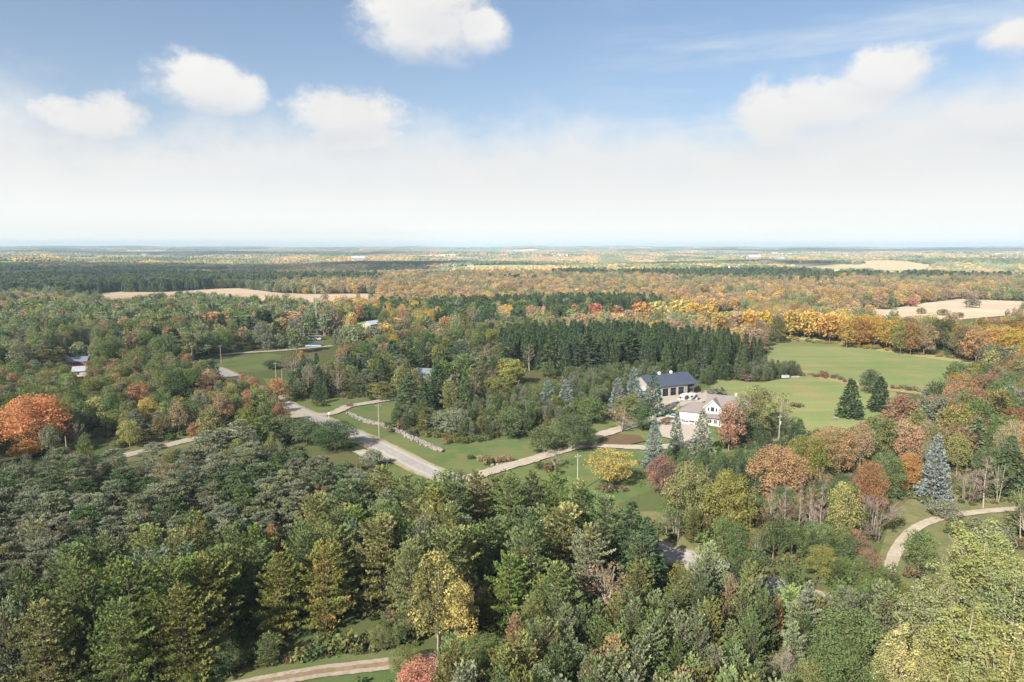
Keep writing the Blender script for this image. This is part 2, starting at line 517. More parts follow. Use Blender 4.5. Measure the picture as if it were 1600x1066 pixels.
def shape_blue_spruce(rg, q):
    b = Build()
    pr = lambda t: (1 - t) ** .88
    whorls(b, rg, .4, 14.0, .66, 3.7, pr, -10, 24, 10, 5.2, q, .35, .2, curve=.14, flat=.13, droop=.16, cl=.52, cw=.24, ncard=3, upness=.15, irr=.14)
    return b

def shape_cedar(rg, q):
    b = Build()
    pr = lambda t: (1 - t ** 2.2) * .95 + .03
    whorls(b, rg, .3, 8.0, .42, 1.9, pr, 35, 70, 7, 6.0, q, .3, .1, flat=.16, cl=.46, cw=.2, ncard=3, upness=.9, irr=.2, limbs=False)
    return b

def far_blob(rg, H, R, conical):
    """a crown a few pixels tall: lumpy closed shell with leaf clumps standing off it"""
    bm = bmesh.new()
    bmesh.ops.create_icosphere(bm, subdivisions=2, radius=1.0)
    V = np.array([v.co[:] for v in bm.verts]); F = [[v.index for v in f.verts] for f in bm.faces]
    bm.free()
    k = 1 + rg.normal(0, .14, len(V))
    V = V * k[:, None]
    if conical:
        t = (V[:, 2] + 1) / 2; t = np.clip(t, 0, 1)
        w = (1 - t) ** .8 * 1.25 + .02
        V[:, 0] *= w; V[:, 1] *= w
    V[:, 0] *= R; V[:, 1] *= R; V[:, 2] = (V[:, 2] * .5 + .5) * H * .94 + H * .06
    return V, F

SHAPES = {
 'white_pine_tree': (16.0, 4.7, shape_white_pine, MNEED, MBARKO),
 'young_pine_tree': (9.0, 2.5, shape_young_pine, MNEED, MBARKO),
 'red_pine_tree': (13.0, 4.2, scots, MNEED, MBARKO),
 'spruce_tree': (18.0, 3.9, shape_spruce, MNEED, MBARK),
 'blue_spruce_tree': (14.0, 3.7, shape_blue_spruce, MNEED, MBARK),
 'cedar_tree': (8.0, 1.9, shape_cedar, MNEED, MBARKO),
 'maple_tree': (14.0, 5.5, lambda rg, q: broadleaf(rg, q), MLEAF, MBARK),
 'oak_tree': (12.0, 5.2, lambda rg, q: broadleaf(rg, q, 12, 5.2, .7, 62, (.22, .34), .27, 210, .75, 1, 0, .26), MLEAF, MBARK),
 'ash_tree': (14.0, 4.4, lambda rg, q: broadleaf(rg, q, 14, 4.4, 3.0, 44, (.24, .36), .36, 95, .9, 1, 0, .22, shape='drop'), MLEAF, MBARK),
 'poplar_tree': (18.0, 4.6, poplar, MLEAF, MBARKP),
 'birch_tree': (14.0, 4.6, lambda rg, q: broadleaf(rg, q, 14, 4.6, 2.4, 52, (.17, .28), .27, 150, 1.15, 3, 0, .13, limbn=16, sparse=.12, shape='drop'), MLEAF, MBARKP),
 'locust_tree': (10.0, 5.4, lambda rg, q: broadleaf(rg, q, 10, 5.4, 1.8, 60, (.15, .25), .28, 90, .6, 2, 0, .16, limbn=22, sparse=.1, shape='vase'), MLEAF, MBARK),
 'sparse_tree': (12.0, 4.2, lambda rg, q: broadleaf(rg, q, 12, 4.2, 2.0, 40, (.14, .26), .26, 60, .9, 2, 0, .13, limbn=30, sparse=.3), MLEAF, MBARKP),
 'apple_tree': (7.0, 4.0, lambda rg, q: broadleaf(rg, q, 7, 4.0, .5, 44, (.22, .34), .30, 120, .7, 2, 0, .16), MLEAF, MBARK),
 'shrub': (2.6, 1.6, lambda rg, q: broadleaf(rg, q * .5, 2.6, 1.6, .1, 16, (.3, .45), .22, 70, .8, 2, 0, .05, limbn=4), MLEAF, MBARK),
}
Q = {0: 1.0, 1: .42, 2: .085}
NVAR = {0: 3, 1: 3, 2: 2}
_cache = {}
tri_total = 0
def proto(kind, lod, src='OBJECT', joined=False):
    """list of (crown mesh, trunk mesh) or (joined mesh, None)"""
    global tri_total
    key = (kind, lod, src, joined)
    if key in _cache: return _cache[key]
    H, R, fn, ml, mb = SHAPES[kind]
    res = []
    for v in range(NVAR[lod] if kind != 'shrub' else 2):
        rg = np.random.default_rng(abs(hash(kind)) % 1 + sum(map(ord, kind)) * 31 + lod * 7 + v * 101)
        b = fn(rg, Q[lod])
        LV = np.concatenate(b.lv); LT = np.concatenate(b.lt)
        LF = np.arange(len(LV)).reshape(-1, 4)
        WV = np.array(b.wv) if b.nw else np.zeros((0, 3)); WF = np.array(b.wf)
        if lod == 2 and len(WF) > 60:
            WF = WF[:12]; WV = WV[:WF.max() + 1]
        tri_total += 2 * (len(LF) + len(WF))
        nm = kind.rsplit('_', 1)[0] if kind != 'shrub' else 'shrub'
        if joined:
            V = np.concatenate([LV, WV]); F = np.concatenate([LF, WF + len(LV)])
            me = npmesh(nm + '_whole', V, F, [ml[src], mb], np.concatenate([LT, np.full(len(WV), .5)]), [0] * len(LF) + [1] * len(WF))
            res.append((me, None))
        else:
            res.append((npmesh(nm + '_crown', LV, LF, ml[src], LT), npmesh(nm + '_trunk', WV, WF, mb, smooth=True)))
    _cache[key] = res
    return res

def proto_bare(v):
    key = ('bare', v)
    if key in _cache: return _cache[key]
    rg = np.random.default_rng(500 + v * 13)
    cfg = [dict(H=13, R=3.4, n1=16), dict(H=14, R=2.8, n1=15, upright=1.5), dict(H=9, R=4.6, n1=20, stems=5, z0f=.05, upright=1.3, trunk=.09, twig=.02), dict(H=11, R=4.2, n1=20, upright=.8)][v]
    b = bare(rg, **cfg)
    V = np.array(b.wv); F = np.array(b.wf)
    # the trunk is the first 12 quads (two segments, six sides); everything finer is the crown of twigs
    st = cfg.get('stems', 1)
    cut = 12
    tk = npmesh('bare_trunk', V[:18], F[:cut], MBARKP, smooth=True)
    cr = npmesh('bare_crown', V[18:], F[cut:] - 18, MTWIG)
    jn = npmesh('bare_whole', V, F, MTWIG)
    _cache[key] = (cfg['H'], cfg['R'], cr, tk, jn)
    return _cache[key]
# ------------------------------------------------------------------ terrain
def sstep(a, b, x):
    t = np.clip((x - a) / (b - a), 0, 1)
    return t * t * (3 - 2 * t)

def height(x, y):
    x = np.asarray(x, float); y = np.asarray(y, float)
    r = np.hypot(x, y); az = np.arctan2(x, y)
    g = sstep(620, 2400, r)
    h = g * (11 * np.sin(x / 610 + 1.3) * np.sin(y / 780 + .4) + 8 * np.sin(x / 290 + y / 430 + 2) + 4 * np.sin(y / 190 - x / 350) - 9)
    far = sstep(6500, 13500, r)
    hill = 22 * np.exp(-((az - .125) / .05) ** 2) + 16 * np.exp(-((az - .03) / .03) ** 2) + 20 * np.exp(-((az + .51) / .05) ** 2) + 18 * np.exp(-((az - .30) / .04) ** 2)
    h = h * (1 - .5 * far) + far * (50 - 10 * np.clip(az, 0, .8) + hill + 6 * np.sin(az * 31 + 1) + 2.5 * np.sin(az * 83) + 5 * np.sin(r / 900.0))
    return h

def ray(px, py, z=0.0):
    """the point where the sight line of photo pixel px,py meets the level z (above the terrain)"""
    d_ = pix_dir(px, py)
    if d_.z > -1e-4: d_ = Vector((d_.x, d_.y, -1e-4))
    t = (z - EYE) / d_.z
    if t * d_.y < 600: return d_.x * t, d_.y * t
    lo = 300.0
    tt = lo
    while tt < 20000:
        x, y = d_.x * tt, d_.y * tt
        if EYE + d_.z * tt < float(height(x, y)) + z: break
        tt *= 1.01
    return d_.x * tt, d_.y * tt

def project(x, y, z):
    """world point to photo pixel"""
    c, s_ = math.cos(PITCH), math.sin(PITCH)
    dz = z - EYE
    depth = y * c - dz * s_
    v = y * s_ + dz * c
    return 800 + FPX * x / depth, 533 - FPX * v / depth, depth

rings = np.concatenate([[0, 15, 30], np.geomspace(50, 17500, 150)])
NA = 400
ang = np.linspace(0, 2 * math.pi, NA, endpoint=False)
RR, AA = np.meshgrid(rings[1:], ang, indexing='ij')
gx = RR * np.sin(AA); gy = RR * np.cos(AA); gz = height(gx, gy)
GV = np.concatenate([[[0, 0, 0]], np.stack([gx, gy, gz], -1).reshape(-1, 3)])
GF = [(0, 1 + (k + 1) % NA, 1 + k) for k in range(NA)]
for i in range(len(rings) - 2):
    a = 1 + i * NA; b_ = a + NA
    for k in range(NA):
        k2 = (k + 1) % NA
        GF.append((a + k, a + k2, b_ + k2, b_ + k))

# ground materials
def ground_mat(name, c1, c2, c3, s1=.02, s2=.35, rough=.95, s3=2.5, lo=.38, hi=.62, streak=None):
    m, T = newmat(name)
    p = T.n('ShaderNodeNewGeometry').outputs['Position']
    a = T.noise(p, s1, 5, .6); b = T.noise(p, s2, 5, .65); c = T.noise(p, s3, 3, .6)
    k = T.mix(T.ramp(a, lo, hi), c1, c2)
    k = T.mix(T.ramp(b, .42, .68), k, c3)
    f = T.m('ADD', .78, T.m('MULTIPLY', c, .44))
    if streak:      # long mown or ploughed rows
        mp = T.n('ShaderNodeMapping', ins={0: p, 2: (0, 0, streak[0]), 3: streak[1]}).outputs[0]
        f = T.m('MULTIPLY', f, T.m('ADD', 1 - streak[2] * .5, T.m('MULTIPLY', T.noise(mp, 1.0, 3, .6), streak[2])))
    k = T.mix(1.0, k, T.n('ShaderNodeCombineColor', ins={0: f, 1: f, 2: f}).outputs[0], 'MULTIPLY')
    bs = T.n('ShaderNodeBsdfDiffuse', ins={0: k, 1: 0.8})
    finish(T, bs.outputs[0])
    return m

M_FLOOR = ground_mat('woodland_floor', (0.053, 0.066, 0.029), (0.070, 0.063, 0.036), (0.047, 0.066, 0.025), .03, .3)
M_LAWN = ground_mat('lawn_grass', (0.051, 0.081, 0.031), (0.076, 0.094, 0.040), (0.083, 0.086, 0.041), .04, .16, streak=(.35, (.05, .6, 1), .35))
M_FIELD = ground_mat('hay_field', (0.095, 0.131, 0.054), (0.119, 0.142, 0.063), (0.147, 0.135, 0.068), .012, .06, s3=1.2, hi=.7, streak=(-.25, (.012, .22, 1), .5))
M_DRY = ground_mat('dry_grass', (0.208, 0.176, 0.088), (0.160, 0.152, 0.072), (0.120, 0.096, 0.060), .05, .5)
M_PALEGRASS = ground_mat('pale_grass', (.20, .20, .09), (.17, .18, .08), (.15, .15, .07), .05, .5)
M_ROUGH = ground_mat('rough_grass', (.075, .085, .042), (.105, .10, .052), (.065, .075, .035), .06, .4)
M_STUBBLE = ground_mat('stubble_field', (.280, .222, .180), (.245, .192, .155), (.225, .190, .135), .01, .08, s3=.5, streak=(.1, (.004, .05, 1), .55))
M_STRAW = ground_mat('straw_field', (0.277, 0.232, 0.161), (0.246, 0.201, 0.134), (0.223, 0.187, 0.120), .006, .05, s3=.3)
M_FARGREEN = ground_mat('pasture', (0.120, 0.188, 0.068), (0.165, 0.217, 0.083), (0.128, 0.165, 0.075), .006, .05, s3=.3)
M_GRAVEL = ground_mat('gravel', (0.207, 0.189, 0.163), (0.238, 0.218, 0.192), (0.181, 0.163, 0.140), .15, 1.2, s3=6)
M_ROAD = ground_mat('road_surface', (0.173, 0.169, 0.169), (0.197, 0.191, 0.188), (0.161, 0.156, 0.154), .1, .9, s3=7)
M_WHEEL = ground_mat('road_wheel_wear', (.215, .208, .205), (.235, .228, .225), (.195, .19, .187), .1, .9, s3=7)
M_PAD = ground_mat('drive_concrete', (0.238, 0.219, 0.200), (0.214, 0.197, 0.178), (0.200, 0.183, 0.166), .15, .9, s3=6)
M_RUT = ground_mat('track_middle', (.15, .105, .08), (.17, .125, .095), (.10, .095, .055), .2, 1.5, s3=5)
M_TRACK = ground_mat('track_gravel', (.205, .180, .155), (.235, .210, .182), (.165, .145, .118), .2, 1.5, s3=5)
M_BED = ground_mat('mulch_bed', (.072, .048, .034), (.090, .058, .040), (.06, .055, .030), .3, 1.5, s3=5)
def far_ground():
    nt = M_FLOOR.node_tree; T = NT(nt)
    bs = [n_ for n_ in nt.nodes if n_.type == 'BSDF_DIFFUSE'][0]
    old = bs.inputs[0].links[0].from_socket
    p = T.n('ShaderNodeNewGeometry').outputs['Position']
    v = T.n('ShaderNodeTexVoronoi', ins={0: p}); v.inputs['Scale'].default_value = 1 / 320
    sepc = T.n('ShaderNodeSeparateColor', ins={0: v.outputs['Color']}).outputs[0]
    c = T.mix(T.ramp(sepc, .35, .4, False), (.17, .23, .09), (.50, .42, .28)); c = T.mix(T.ramp(sepc, .75, .8, False), c, (.24, .17, .11))
    dist = T.n('ShaderNodeVectorMath', operation='LENGTH', ins={0: p}).outputs['Value']
    T.put(bs.inputs[0], T.mix(T.ramp(dist, 900, 1200), old, c))
far_ground()
# crop rows: fine parallel streaks on the big hay field
setp(link('ground', npmesh('ground', GV, GF, M_FLOOR, smooth=True)), kind='structure')

NSH = [0]
POLYS = []       # ground polygons kept free of trees: (points, margin)
def sheet(name, pts_px, mat, lift=.02, step=None, keep=True, margin=0.0, jag=0.0):
    NSH[0] += 1; lift += NSH[0] * .0045
    if mat is M_LAWN and not jag: jag = .5
    pts = [Vector(ray(*p)) for p in pts_px]
    # resample the outline with a little raggedness
    ring = []
    per = sum((pts[i] - pts[i - 1]).length for i in range(len(pts)))
    st = step or max(per / 90, 1.5)
    for i in range(len(pts)):
        a, b_ = pts[i], pts[(i + 1) % len(pts)]
        n = max(1, int((b_ - a).length / st))
        for k in range(n):
            p = a.lerp(b_, k / n)
            if jag: p = p + Vector((random.uniform(-jag, jag), random.uniform(-jag, jag)))
            ring.append(p)
    xs = [p.x for p in ring]; ys = [p.y for p in ring]
    inner = []
    far = max(ys) > 600
    if far:
        g = max(per / 40, 25)
        xx = min(xs) + g / 2
        while xx < max(xs):
            yy = min(ys) + g / 2
            while yy < max(ys):
                if inside(xx, yy, ring): inner.append(Vector((xx, yy)))
                yy += g
            xx += g
    co = ring + inner
    n = len(ring)
    r = delaunay_2d_cdt(co, [(i, (i + 1) % n) for i in range(n)], [], 1, 1e-4)
    V = [(v.x, v.y, float(height(v.x, v.y)) + lift) for v in r[0]]
    F = []
    for f in r[2]:
        cx = sum(r[0][i].x for i in f) / 3; cy = sum(r[0][i].y for i in f) / 3
        if inside(cx, cy, ring): F.append(tuple(f))
    if keep: POLYS.append((np.array([[p.x, p.y] for p in pts]), margin))
    return setp(link(name, npmesh(name, V, F, mat, smooth=True)), kind='structure')

def inside(x, y, ring):
    c = False; n = len(ring); j = n - 1
    for i in range(n):
        xi, yi = ring[i][0], ring[i][1]; xj, yj = ring[j][0], ring[j][1]
        if (yi > y) != (yj > y) and x < (xj - xi) * (y - yi) / (yj - yi) + xi: c = not c
        j = i
    return c

RIB = []         # road centre lines kept free of trees
def ribbon_pts(pts_px, sub=10):
    P = [Vector(ray(*p)) for p in pts_px]
    out_ = []
    for i in range(len(P) - 1):
        p0 = P[max(i - 1, 0)]; p1 = P[i]; p2 = P[i + 1]; p3 = P[min(i + 2, len(P) - 1)]
        for k in range(sub):
            t = k / sub
            out_.append(.5 * ((2 * p1) + (p2 - p0) * t + (2 * p0 - 5 * p1 + 4 * p2 - p3) * t * t + (3 * p1 - p0 - 3 * p2 + p3) * t ** 3))
    out_.append(P[-1])
    return out_
def ribbon(name, pts_px, w, mat, lift=.06, off=0.0, keep=True, margin=1.5, rag=.28):
    NSH[0] += 1; lift += .12 + NSH[0] * .0045
    C_ = ribbon_pts(pts_px)
    V = []
    for i, p in enumerate(C_):
        t = (C_[min(i + 1, len(C_) - 1)] - C_[max(i - 1, 0)]).normalized()
        nn = Vector((-t.y, t.x))
        for s_ in (-1, -.33, .33, 1):
            q_ = p + nn * (off + s_ * (w / 2 + (random.uniform(-rag, rag) if abs(s_) == 1 else 0)))
            V.append((q_.x, q_.y, float(height(q_.x, q_.y)) + lift))
    F = []
    for i in range(len(C_) - 1):
        for k in range(3):
            a = i * 4 + k
            F.append((a, a + 1, a + 5, a + 4))
    if keep: RIB.append((np.array([[p.x, p.y] for p in C_]), w / 2 + margin))
    return setp(link(name, npmesh(name, V, np.array(F), mat, smooth=True)), kind='structure')

# lawns and fields
sheet('lawn', [(410, 590), (470, 596), (560, 600), (640, 600), (700, 630), (800, 650), (900, 640), (1000, 600), (1100, 600), (1180, 640), (1180, 700), (1040, 725), (1020, 765), (960, 790), (860, 800), (760, 790), (640, 750), (560, 700), (450, 645)], M_LAWN, .02, keep=False)
sheet('lawn', [(556, 700), (600, 690), (700, 745), (690, 775), (620, 760)], M_LAWN, .03, keep=False)
sheet('field', [(1195, 522), (1260, 530), (1330, 540), (1430, 555), (1530, 568), (1540, 590), (1430, 616), (1400, 606), (1330, 595), (1258, 578), (1200, 566)], M_FIELD, .02, jag=.5)
sheet('field', [(1110, 592), (1190, 598), (1258, 586), (1330, 603), (1400, 613), (1410, 640), (1330, 668), (1290, 690), (1170, 690), (1150, 640), (1110, 612)], M_FIELD, .03)
sheet('hedge_bank', [(1235, 575), (1262, 579), (1330, 594), (1400, 604), (1450, 612), (1450, 617), (1395, 612), (1328, 602), (1258, 587), (1230, 582)], M_DRY, .05, jag=.4)
sheet('hedge_bank', [(1195, 520), (1260, 527), (1330, 537), (1430, 551), (1540, 565), (1540, 572), (1430, 557), (1330, 542), (1260, 532), (1195, 525)], M_PALEGRASS, .05, jag=.4)
sheet('lawn', [(330, 573), (352, 560), (420, 552), (442, 556), (432, 570), (415, 580), (345, 584)], M_LAWN, .02)
sheet('lawn', [(470, 525), (530, 530), (520, 540), (470, 543)], M_LAWN, .02)
sheet('field', [(532, 515), (545, 504), (602, 502), (598, 514), (575, 522)], M_FARGREEN, .02)
sheet('field', [(870, 500), (905, 493), (1000, 491), (1110, 490), (1160, 487), (1180, 505), (1200, 522), (1120, 512), (1000, 506)], M_FARGREEN, .02)
sheet('field', [(1480, 530), (1510, 522), (1530, 524), (1520, 545), (1490, 545)], M_FARGREEN, .02)
sheet('stubble_field', [(90, 474), (140, 461), (180, 457), (250, 458), (330, 452), (372, 451), (440, 459), (480, 460), (585, 460), (600, 470), (500, 476), (300, 480)], M_STUBBLE, .3)
sheet('stubble_field', [(1325, 489), (1335, 482), (1400, 482), (1450, 474), (1500, 468), (1605, 472), (1620, 490), (1500, 500), (1440, 500), (1380, 499)], M_STUBBLE, .3)
sheet('straw_field', [(1225, 415), (1232, 411), (1290, 411), (1345, 414), (1345, 408), (1395, 407), (1460, 416), (1460, 421), (1395, 423), (1340, 419), (1300, 420)], M_STRAW, .5)
sheet('straw_field', [(1300, 459), (1340, 459), (1335, 465), (1300, 466)], M_STUBBLE, .4)
sheet('straw_field', [(985, 407), (1010, 406), (1080, 408), (1070, 410), (1000, 410)], M_STRAW, .5)
sheet('straw_field', [(1110, 424), (1125, 422), (1160, 423), (1150, 427)], M_STRAW, .5)
sheet('straw_field', [(60, 404), (110, 402), (330, 403), (330, 406), (120, 408)], M_STRAW, .5)
sheet('straw_field', [(620, 402), (700, 401), (760, 404), (700, 406)], M_STRAW, .5)
sheet('pasture', [(-10, 425), (90, 422), (92, 426), (40, 430), (-10, 431)], M_FARGREEN, .5)
sheet('pasture', [(130, 424), (178, 422), (182, 425), (140, 427)], M_FARGREEN, .5)
sheet('pasture', [(290, 429), (345, 428), (340, 432), (300, 433)], M_FARGREEN, .5)
sheet('pasture', [(1085, 405), (1180, 404), (1190, 408), (1090, 410)], M_FARGREEN, .5)
sheet('rough_grass', [(1395, 800), (1430, 775), (1490, 770), (1620, 765), (1680, 900), (1500, 950), (1400, 930), (1370, 880)], M_ROUGH, .02, keep=False)
sheet('rough_grass', [(980, 800), (1040, 800), (1180, 860), (1180, 900), (1040, 885), (960, 850)], M_ROUGH, .02, keep=False)
sheet('rough_grass', [(180, 690), (420, 655), (470, 665), (300, 712), (180, 725)], M_ROUGH, .02, keep=False)
sheet('lawn', [(300, 1064), (440, 1040), (600, 1018), (760, 1010), (800, 1100), (600, 1150), (300, 1120)], M_LAWN, .02, keep=False)
# roads, drives, tracks
ROAD_PX = [(250, 561), (325, 574), (365, 590), (452, 637), (520, 665), (600, 702), (680, 741), (850, 800), (1050, 868), (1300, 950)]
ribbon('road_shoulder', ROAD_PX, 8.6, M_DRY, .04)
ribbon('road', ROAD_PX, 7.2, M_ROAD, .07)
for off_ in (-2.1, 2.1): ribbon('road_wheel_path', ROAD_PX, .9, M_WHEEL, .07, off=off_, keep=False, rag=.2)
ribbon('gravel_road', [(340, 556), (380, 552), (430, 549), (475, 545), (520, 541)], 5.0, M_GRAVEL, .06)
ribbon('gravel_road', [(180, 717), (250, 700), (290, 690), (340, 678), (410, 662), (470, 650)], 4.4, M_GRAVEL, .06)
ribbon('gravel_drive', [(455, 642), (475, 648), (515, 648), (545, 636), (575, 631), (612, 625), (650, 620)], 4.4, M_GRAVEL, .09)
ribbon('gravel_drive', [(720, 752), (745, 745), (780, 734), (830, 720), (862, 710), (905, 699), (950, 698), (1010, 701), (1070, 697)], 4.6, M_GRAVEL, .09)
ribbon('gravel_drive', [(895, 700), (925, 686), (960, 674), (1000, 662), (1022, 650), (1042, 638), (1065, 628)], 4.6, M_GRAVEL, .10)
ribbon('gravel_drive', [(560, 705), (580, 715), (612, 722)], 4.0, M_GRAVEL, .09)
sheet('gravel_yard', [(1012, 622), (1050, 616), (1095, 612), (1125, 612), (1118, 624), (1080, 634), (1045, 645), (1025, 645)], M_PAD, .22)
sheet('gravel_yard', [(1022, 655), (1060, 650), (1103, 664), (1112, 678), (1085, 690), (1075, 704), (1055, 700), (1060, 690), (1035, 684)], M_PAD, .22)
sheet('mulch_bed', [(940, 690), (960, 680), (1000, 682), (1008, 691), (980, 697), (945, 696)], M_BED, .22, keep=False)
sheet('mulch_bed', [(1030, 658), (1060, 646), (1072, 650), (1040, 662)], M_BED, .22, keep=False)
TR = [(1388, 915), (1392, 885), (1404, 857), (1425, 832), (1455, 816), (1500, 806), (1560, 799), (1640, 794)]
ribbon('gravel_track', TR, 2.3, M_TRACK, .06, rag=.1)
TB = [(340, 1083), (400, 1071), (440, 1063), (500, 1053), (560, 1046), (630, 1038), (720, 1030), (800, 1026)]
ribbon('gravel_track', TB, 2.9, M_TRACK, .06, rag=.08)
ribbon('track_middle', TB, 1.0, M_RUT, .075, keep=False, rag=.12)
# ------------------------------------------------------------------ colours of the trees (leaf reflectance)
PAL = {
 'dark green': (.040, .062, .034), 'deep green': (.055, .083, .038), 'mid green': (.080, .112, .042), 'olive green': (.118, .122, .045),
 'grey-green': (.122, .138, .096), 'pale green': (.150, .185, .085), 'blue-green': (.068, .098, .072), 'yellow-green': (.190, .198, .075),
 'golden yellow': (.43, .29, .075), 'yellow': (.40, .335, .12), 'orange': (.345, .205, .105), 'rust orange': (.265, .150, .090), 'red-brown': (.15, .090, .062),
 'brown': (.125, .095, .062), 'purple-brown': (.105, .072, .066), 'silvery blue': (.16, .205, .20), 'pinkish red': (.40, .17, .13), 'tan': (.30, .225, .135),
 'vivid orange': (.43, .185, .075), 'bare grey': (.2, .17, .15),
}
PAL = {k: tuple(v * (2.05 - min(1, max(c) / .30) * .95) for v in c) for k, c in PAL.items()}
TREES = []      # every tree: dict(kind,x,y,h,r,c,c2,label,lod)
GRID = {}
def near_free(x, y, r, k=.62):
    cx, cy = int(x // 8), int(y // 8)
    for i in range(cx - 2, cx + 3):
        for j in range(cy - 2, cy + 3):
            for (a, b_, rr) in GRID.get((i, j), ()):
                if (a - x) ** 2 + (b_ - y) ** 2 < (k * (r + rr)) ** 2: return False
    return True
def add_tree(kind, x, y, h, r, c, c2=None, label=None, rot=None):
    TREES.append(dict(kind=kind, x=x, y=y, h=h, r=r, c=c, c2=c2 or c, label=label, rot=rng.uniform(0, 6.28) if rot is None else rot))
    GRID.setdefault((int(x // 8), int(y // 8)), []).append((x, y, r))

# ------------------------------------------------------------------ sight lines and ground that stay free
CLEAR = [(px, py, r) for px, py, r in [
    (460, 640, 8), (480, 647, 8), (500, 655, 6), (560, 675, 10), (580, 690, 9), (600, 695, 10), (620, 705, 10), (640, 715, 10), (660, 724, 9), (530, 642, 5), (560, 634, 4), (600, 628, 4),
    (570, 660, 8), (600, 668, 8), (640, 682, 8), (680, 700, 8), (720, 712, 8), (620, 672, 6), (660, 690, 6), (765, 690, 10), (790, 700, 6), (750, 715, 10), (790, 730, 5), (820, 722, 5), (850, 713, 5),
    (955, 672, 5), (985, 690, 8), (940, 696, 5), (990, 700, 6), (1000, 720, 12), (1010, 740, 10), (985, 715, 8),
    (1040, 600, 8), (1060, 595, 12), (1085, 592, 10), (1060, 612, 8), (1088, 608, 8), (1075, 622, 10), (1040, 630, 8), (1090, 632, 14), (1115, 640, 12), (1140, 622, 12), (1070, 655, 12), (1040, 665, 10), (1110, 655, 8),
    (1050, 672, 8), (1080, 675, 6), (1190, 612, 6), (1230, 600, 12), (1270, 605, 12), (1300, 625, 12), (1270, 640, 14), (1300, 650, 10), (1160, 605, 6), (1290, 555, 20), (1350, 570, 14), (1420, 585, 10), (1250, 550, 14), (1470, 575, 8),
    (1050, 866, 8), (1060, 850, 5), (1425, 835, 8), (1410, 855, 6), (1400, 875, 6), (1460, 815, 6), (1500, 806, 5), (1545, 800, 4), (1445, 795, 8), (1500, 790, 6),
    (118, 562, 8), (130, 574, 8), (135, 551, 5), (350, 583, 4), (410, 550, 4), (400, 565, 6), (440, 548, 4), (425, 567, 5), (380, 556, 4), (490, 528, 8), (520, 532, 4), (455, 528, 4), (565, 509, 8), (585, 507, 8), (659, 585, 5),
    (208, 712, 5), (275, 696, 5), (500, 1055, 10), (560, 1045, 10), (450, 1062, 8), (600, 1058, 6),
    (847, 484, 5), (1225, 592, 5), (1305, 655, 5), (903, 728, 6), (591, 655, 4), (1219, 670, 5), (344, 552, 3), (102, 692, 4), (430, 580, 3)]]
def at_top(kind, px, ytop, h, wpx, c, c2=None, label=None):
    if kind in ('maple_tree', 'oak_tree'): wpx *= 1.12
    x, y = ray(px, ytop, h)
    dep = project(x, y, h * .5)[2]
    add_tree(kind, x, y, h, wpx / 2 * dep / FPX, c, c2, label)
    if wpx > 20:
        fr = .35 if kind.startswith('spruce') or 'pine' in kind else .5
        yb_ = project(x, y, 0)[1]
        CLEAR.append((px, ytop + (yb_ - ytop) * fr, wpx * .30, y))
        CLEAR.append((px, ytop + (yb_ - ytop) * .2, wpx * .2, y))

T_ = at_top
T_('sparse_tree', 455, 552, 11, 50, 'purple-brown', 'olive green', 'greyish purple tree at the left end of the dark stand above the road bend')
T_('ash_tree', 471, 548, 8, 16, 'orange', 'yellow', 'slim orange sapling at the left end of the dark stand')
T_('oak_tree', 424, 563, 4.5, 30, 'dark green', 'deep green', 'low dark green bush on the small lawn by the far gravel road')
T_('red_pine_tree', 238, 690, 9, 46, 'grey-green', 'olive green', 'grey pine that cuts the gravel side road between its two visible pieces')
T_('red_pine_tree', 322, 673, 10, 48, 'grey-green', 'blue-green', 'grey pine hiding the gravel side road right of its brightest piece')
T_('red_pine_tree', 372, 655, 11, 52, 'grey-green', 'mid green', 'tall grey pine in front of the slim light green tree')
T_('red_pine_tree', 175, 700, 8, 44, 'grey-green', 'brown', 'grey pine at the left end of the gravel side road')
T_('red_pine_tree', 410, 650, 10, 50, 'deep green', 'olive green', 'green pine left of the dark rounded oak below the road bend')
T_('red_pine_tree', 346, 668, 9, 44, 'grey-green', 'olive green', 'small grey pine between two taller ones at the gravel side road')
T_('sparse_tree', 867, 700, 6, 40, 'brown', 'grey-green', 'brownish grey tree hiding the drive left of the utility pole')
T_('oak_tree', 918, 668, 6, 34, 'deep green', 'olive green', 'low oak where the drive forks')
# --- trees one can point to, by the tip of their crown: kind, px, py, height m, crown width px, colours, label
T_('maple_tree', 50, 617, 17, 98, 'vivid orange', 'rust orange', 'broad orange-red maple beside the short white pole, the largest orange crown')
T_('oak_tree', 278, 577, 13, 78, 'deep green', 'olive green', 'big round dark green oak with a tan edge between two rusty maples')
T_('maple_tree', 216, 597, 11, 40, 'rust orange', 'rust orange', 'upright rusty maple against the left flank of the dark round oak')
T_('maple_tree', 228, 622, 9, 36, 'yellow', 'orange', 'small golden maple below the upright rusty maple')
T_('maple_tree', 150, 621, 10, 52, 'yellow-green', 'yellow', 'yellow and lime maple standing right of the big orange maple')
T_('maple_tree', 176, 640, 8, 34, 'mid green', 'yellow-green', 'small two-toned green and lime tree beside the yellow and lime maple')
T_('maple_tree', 325, 583, 11, 46, 'red-brown', 'mid green', 'brown and red maple right of the dark round oak')
T_('ash_tree', 368, 618, 9, 30, 'mid green', 'yellow-green', 'slim light green tree above the gravel side road')
T_('maple_tree', 385, 610, 8, 24, 'rust orange', 'orange', 'slim orange tree beside the slim light green tree')
T_('poplar_tree', 298, 513, 17, 72, 'pale green', 'olive green', 'tall pale green poplar with brush-like limbs, in front of the bronze maples')
T_('poplar_tree', 245, 488, 17, 60, 'olive green', 'pale green', 'olive poplar behind the tall pale green poplar')
T_('poplar_tree', 205, 515, 14, 62, 'pale green', 'olive green', 'rounded pale poplar above the two hidden metal roofs')
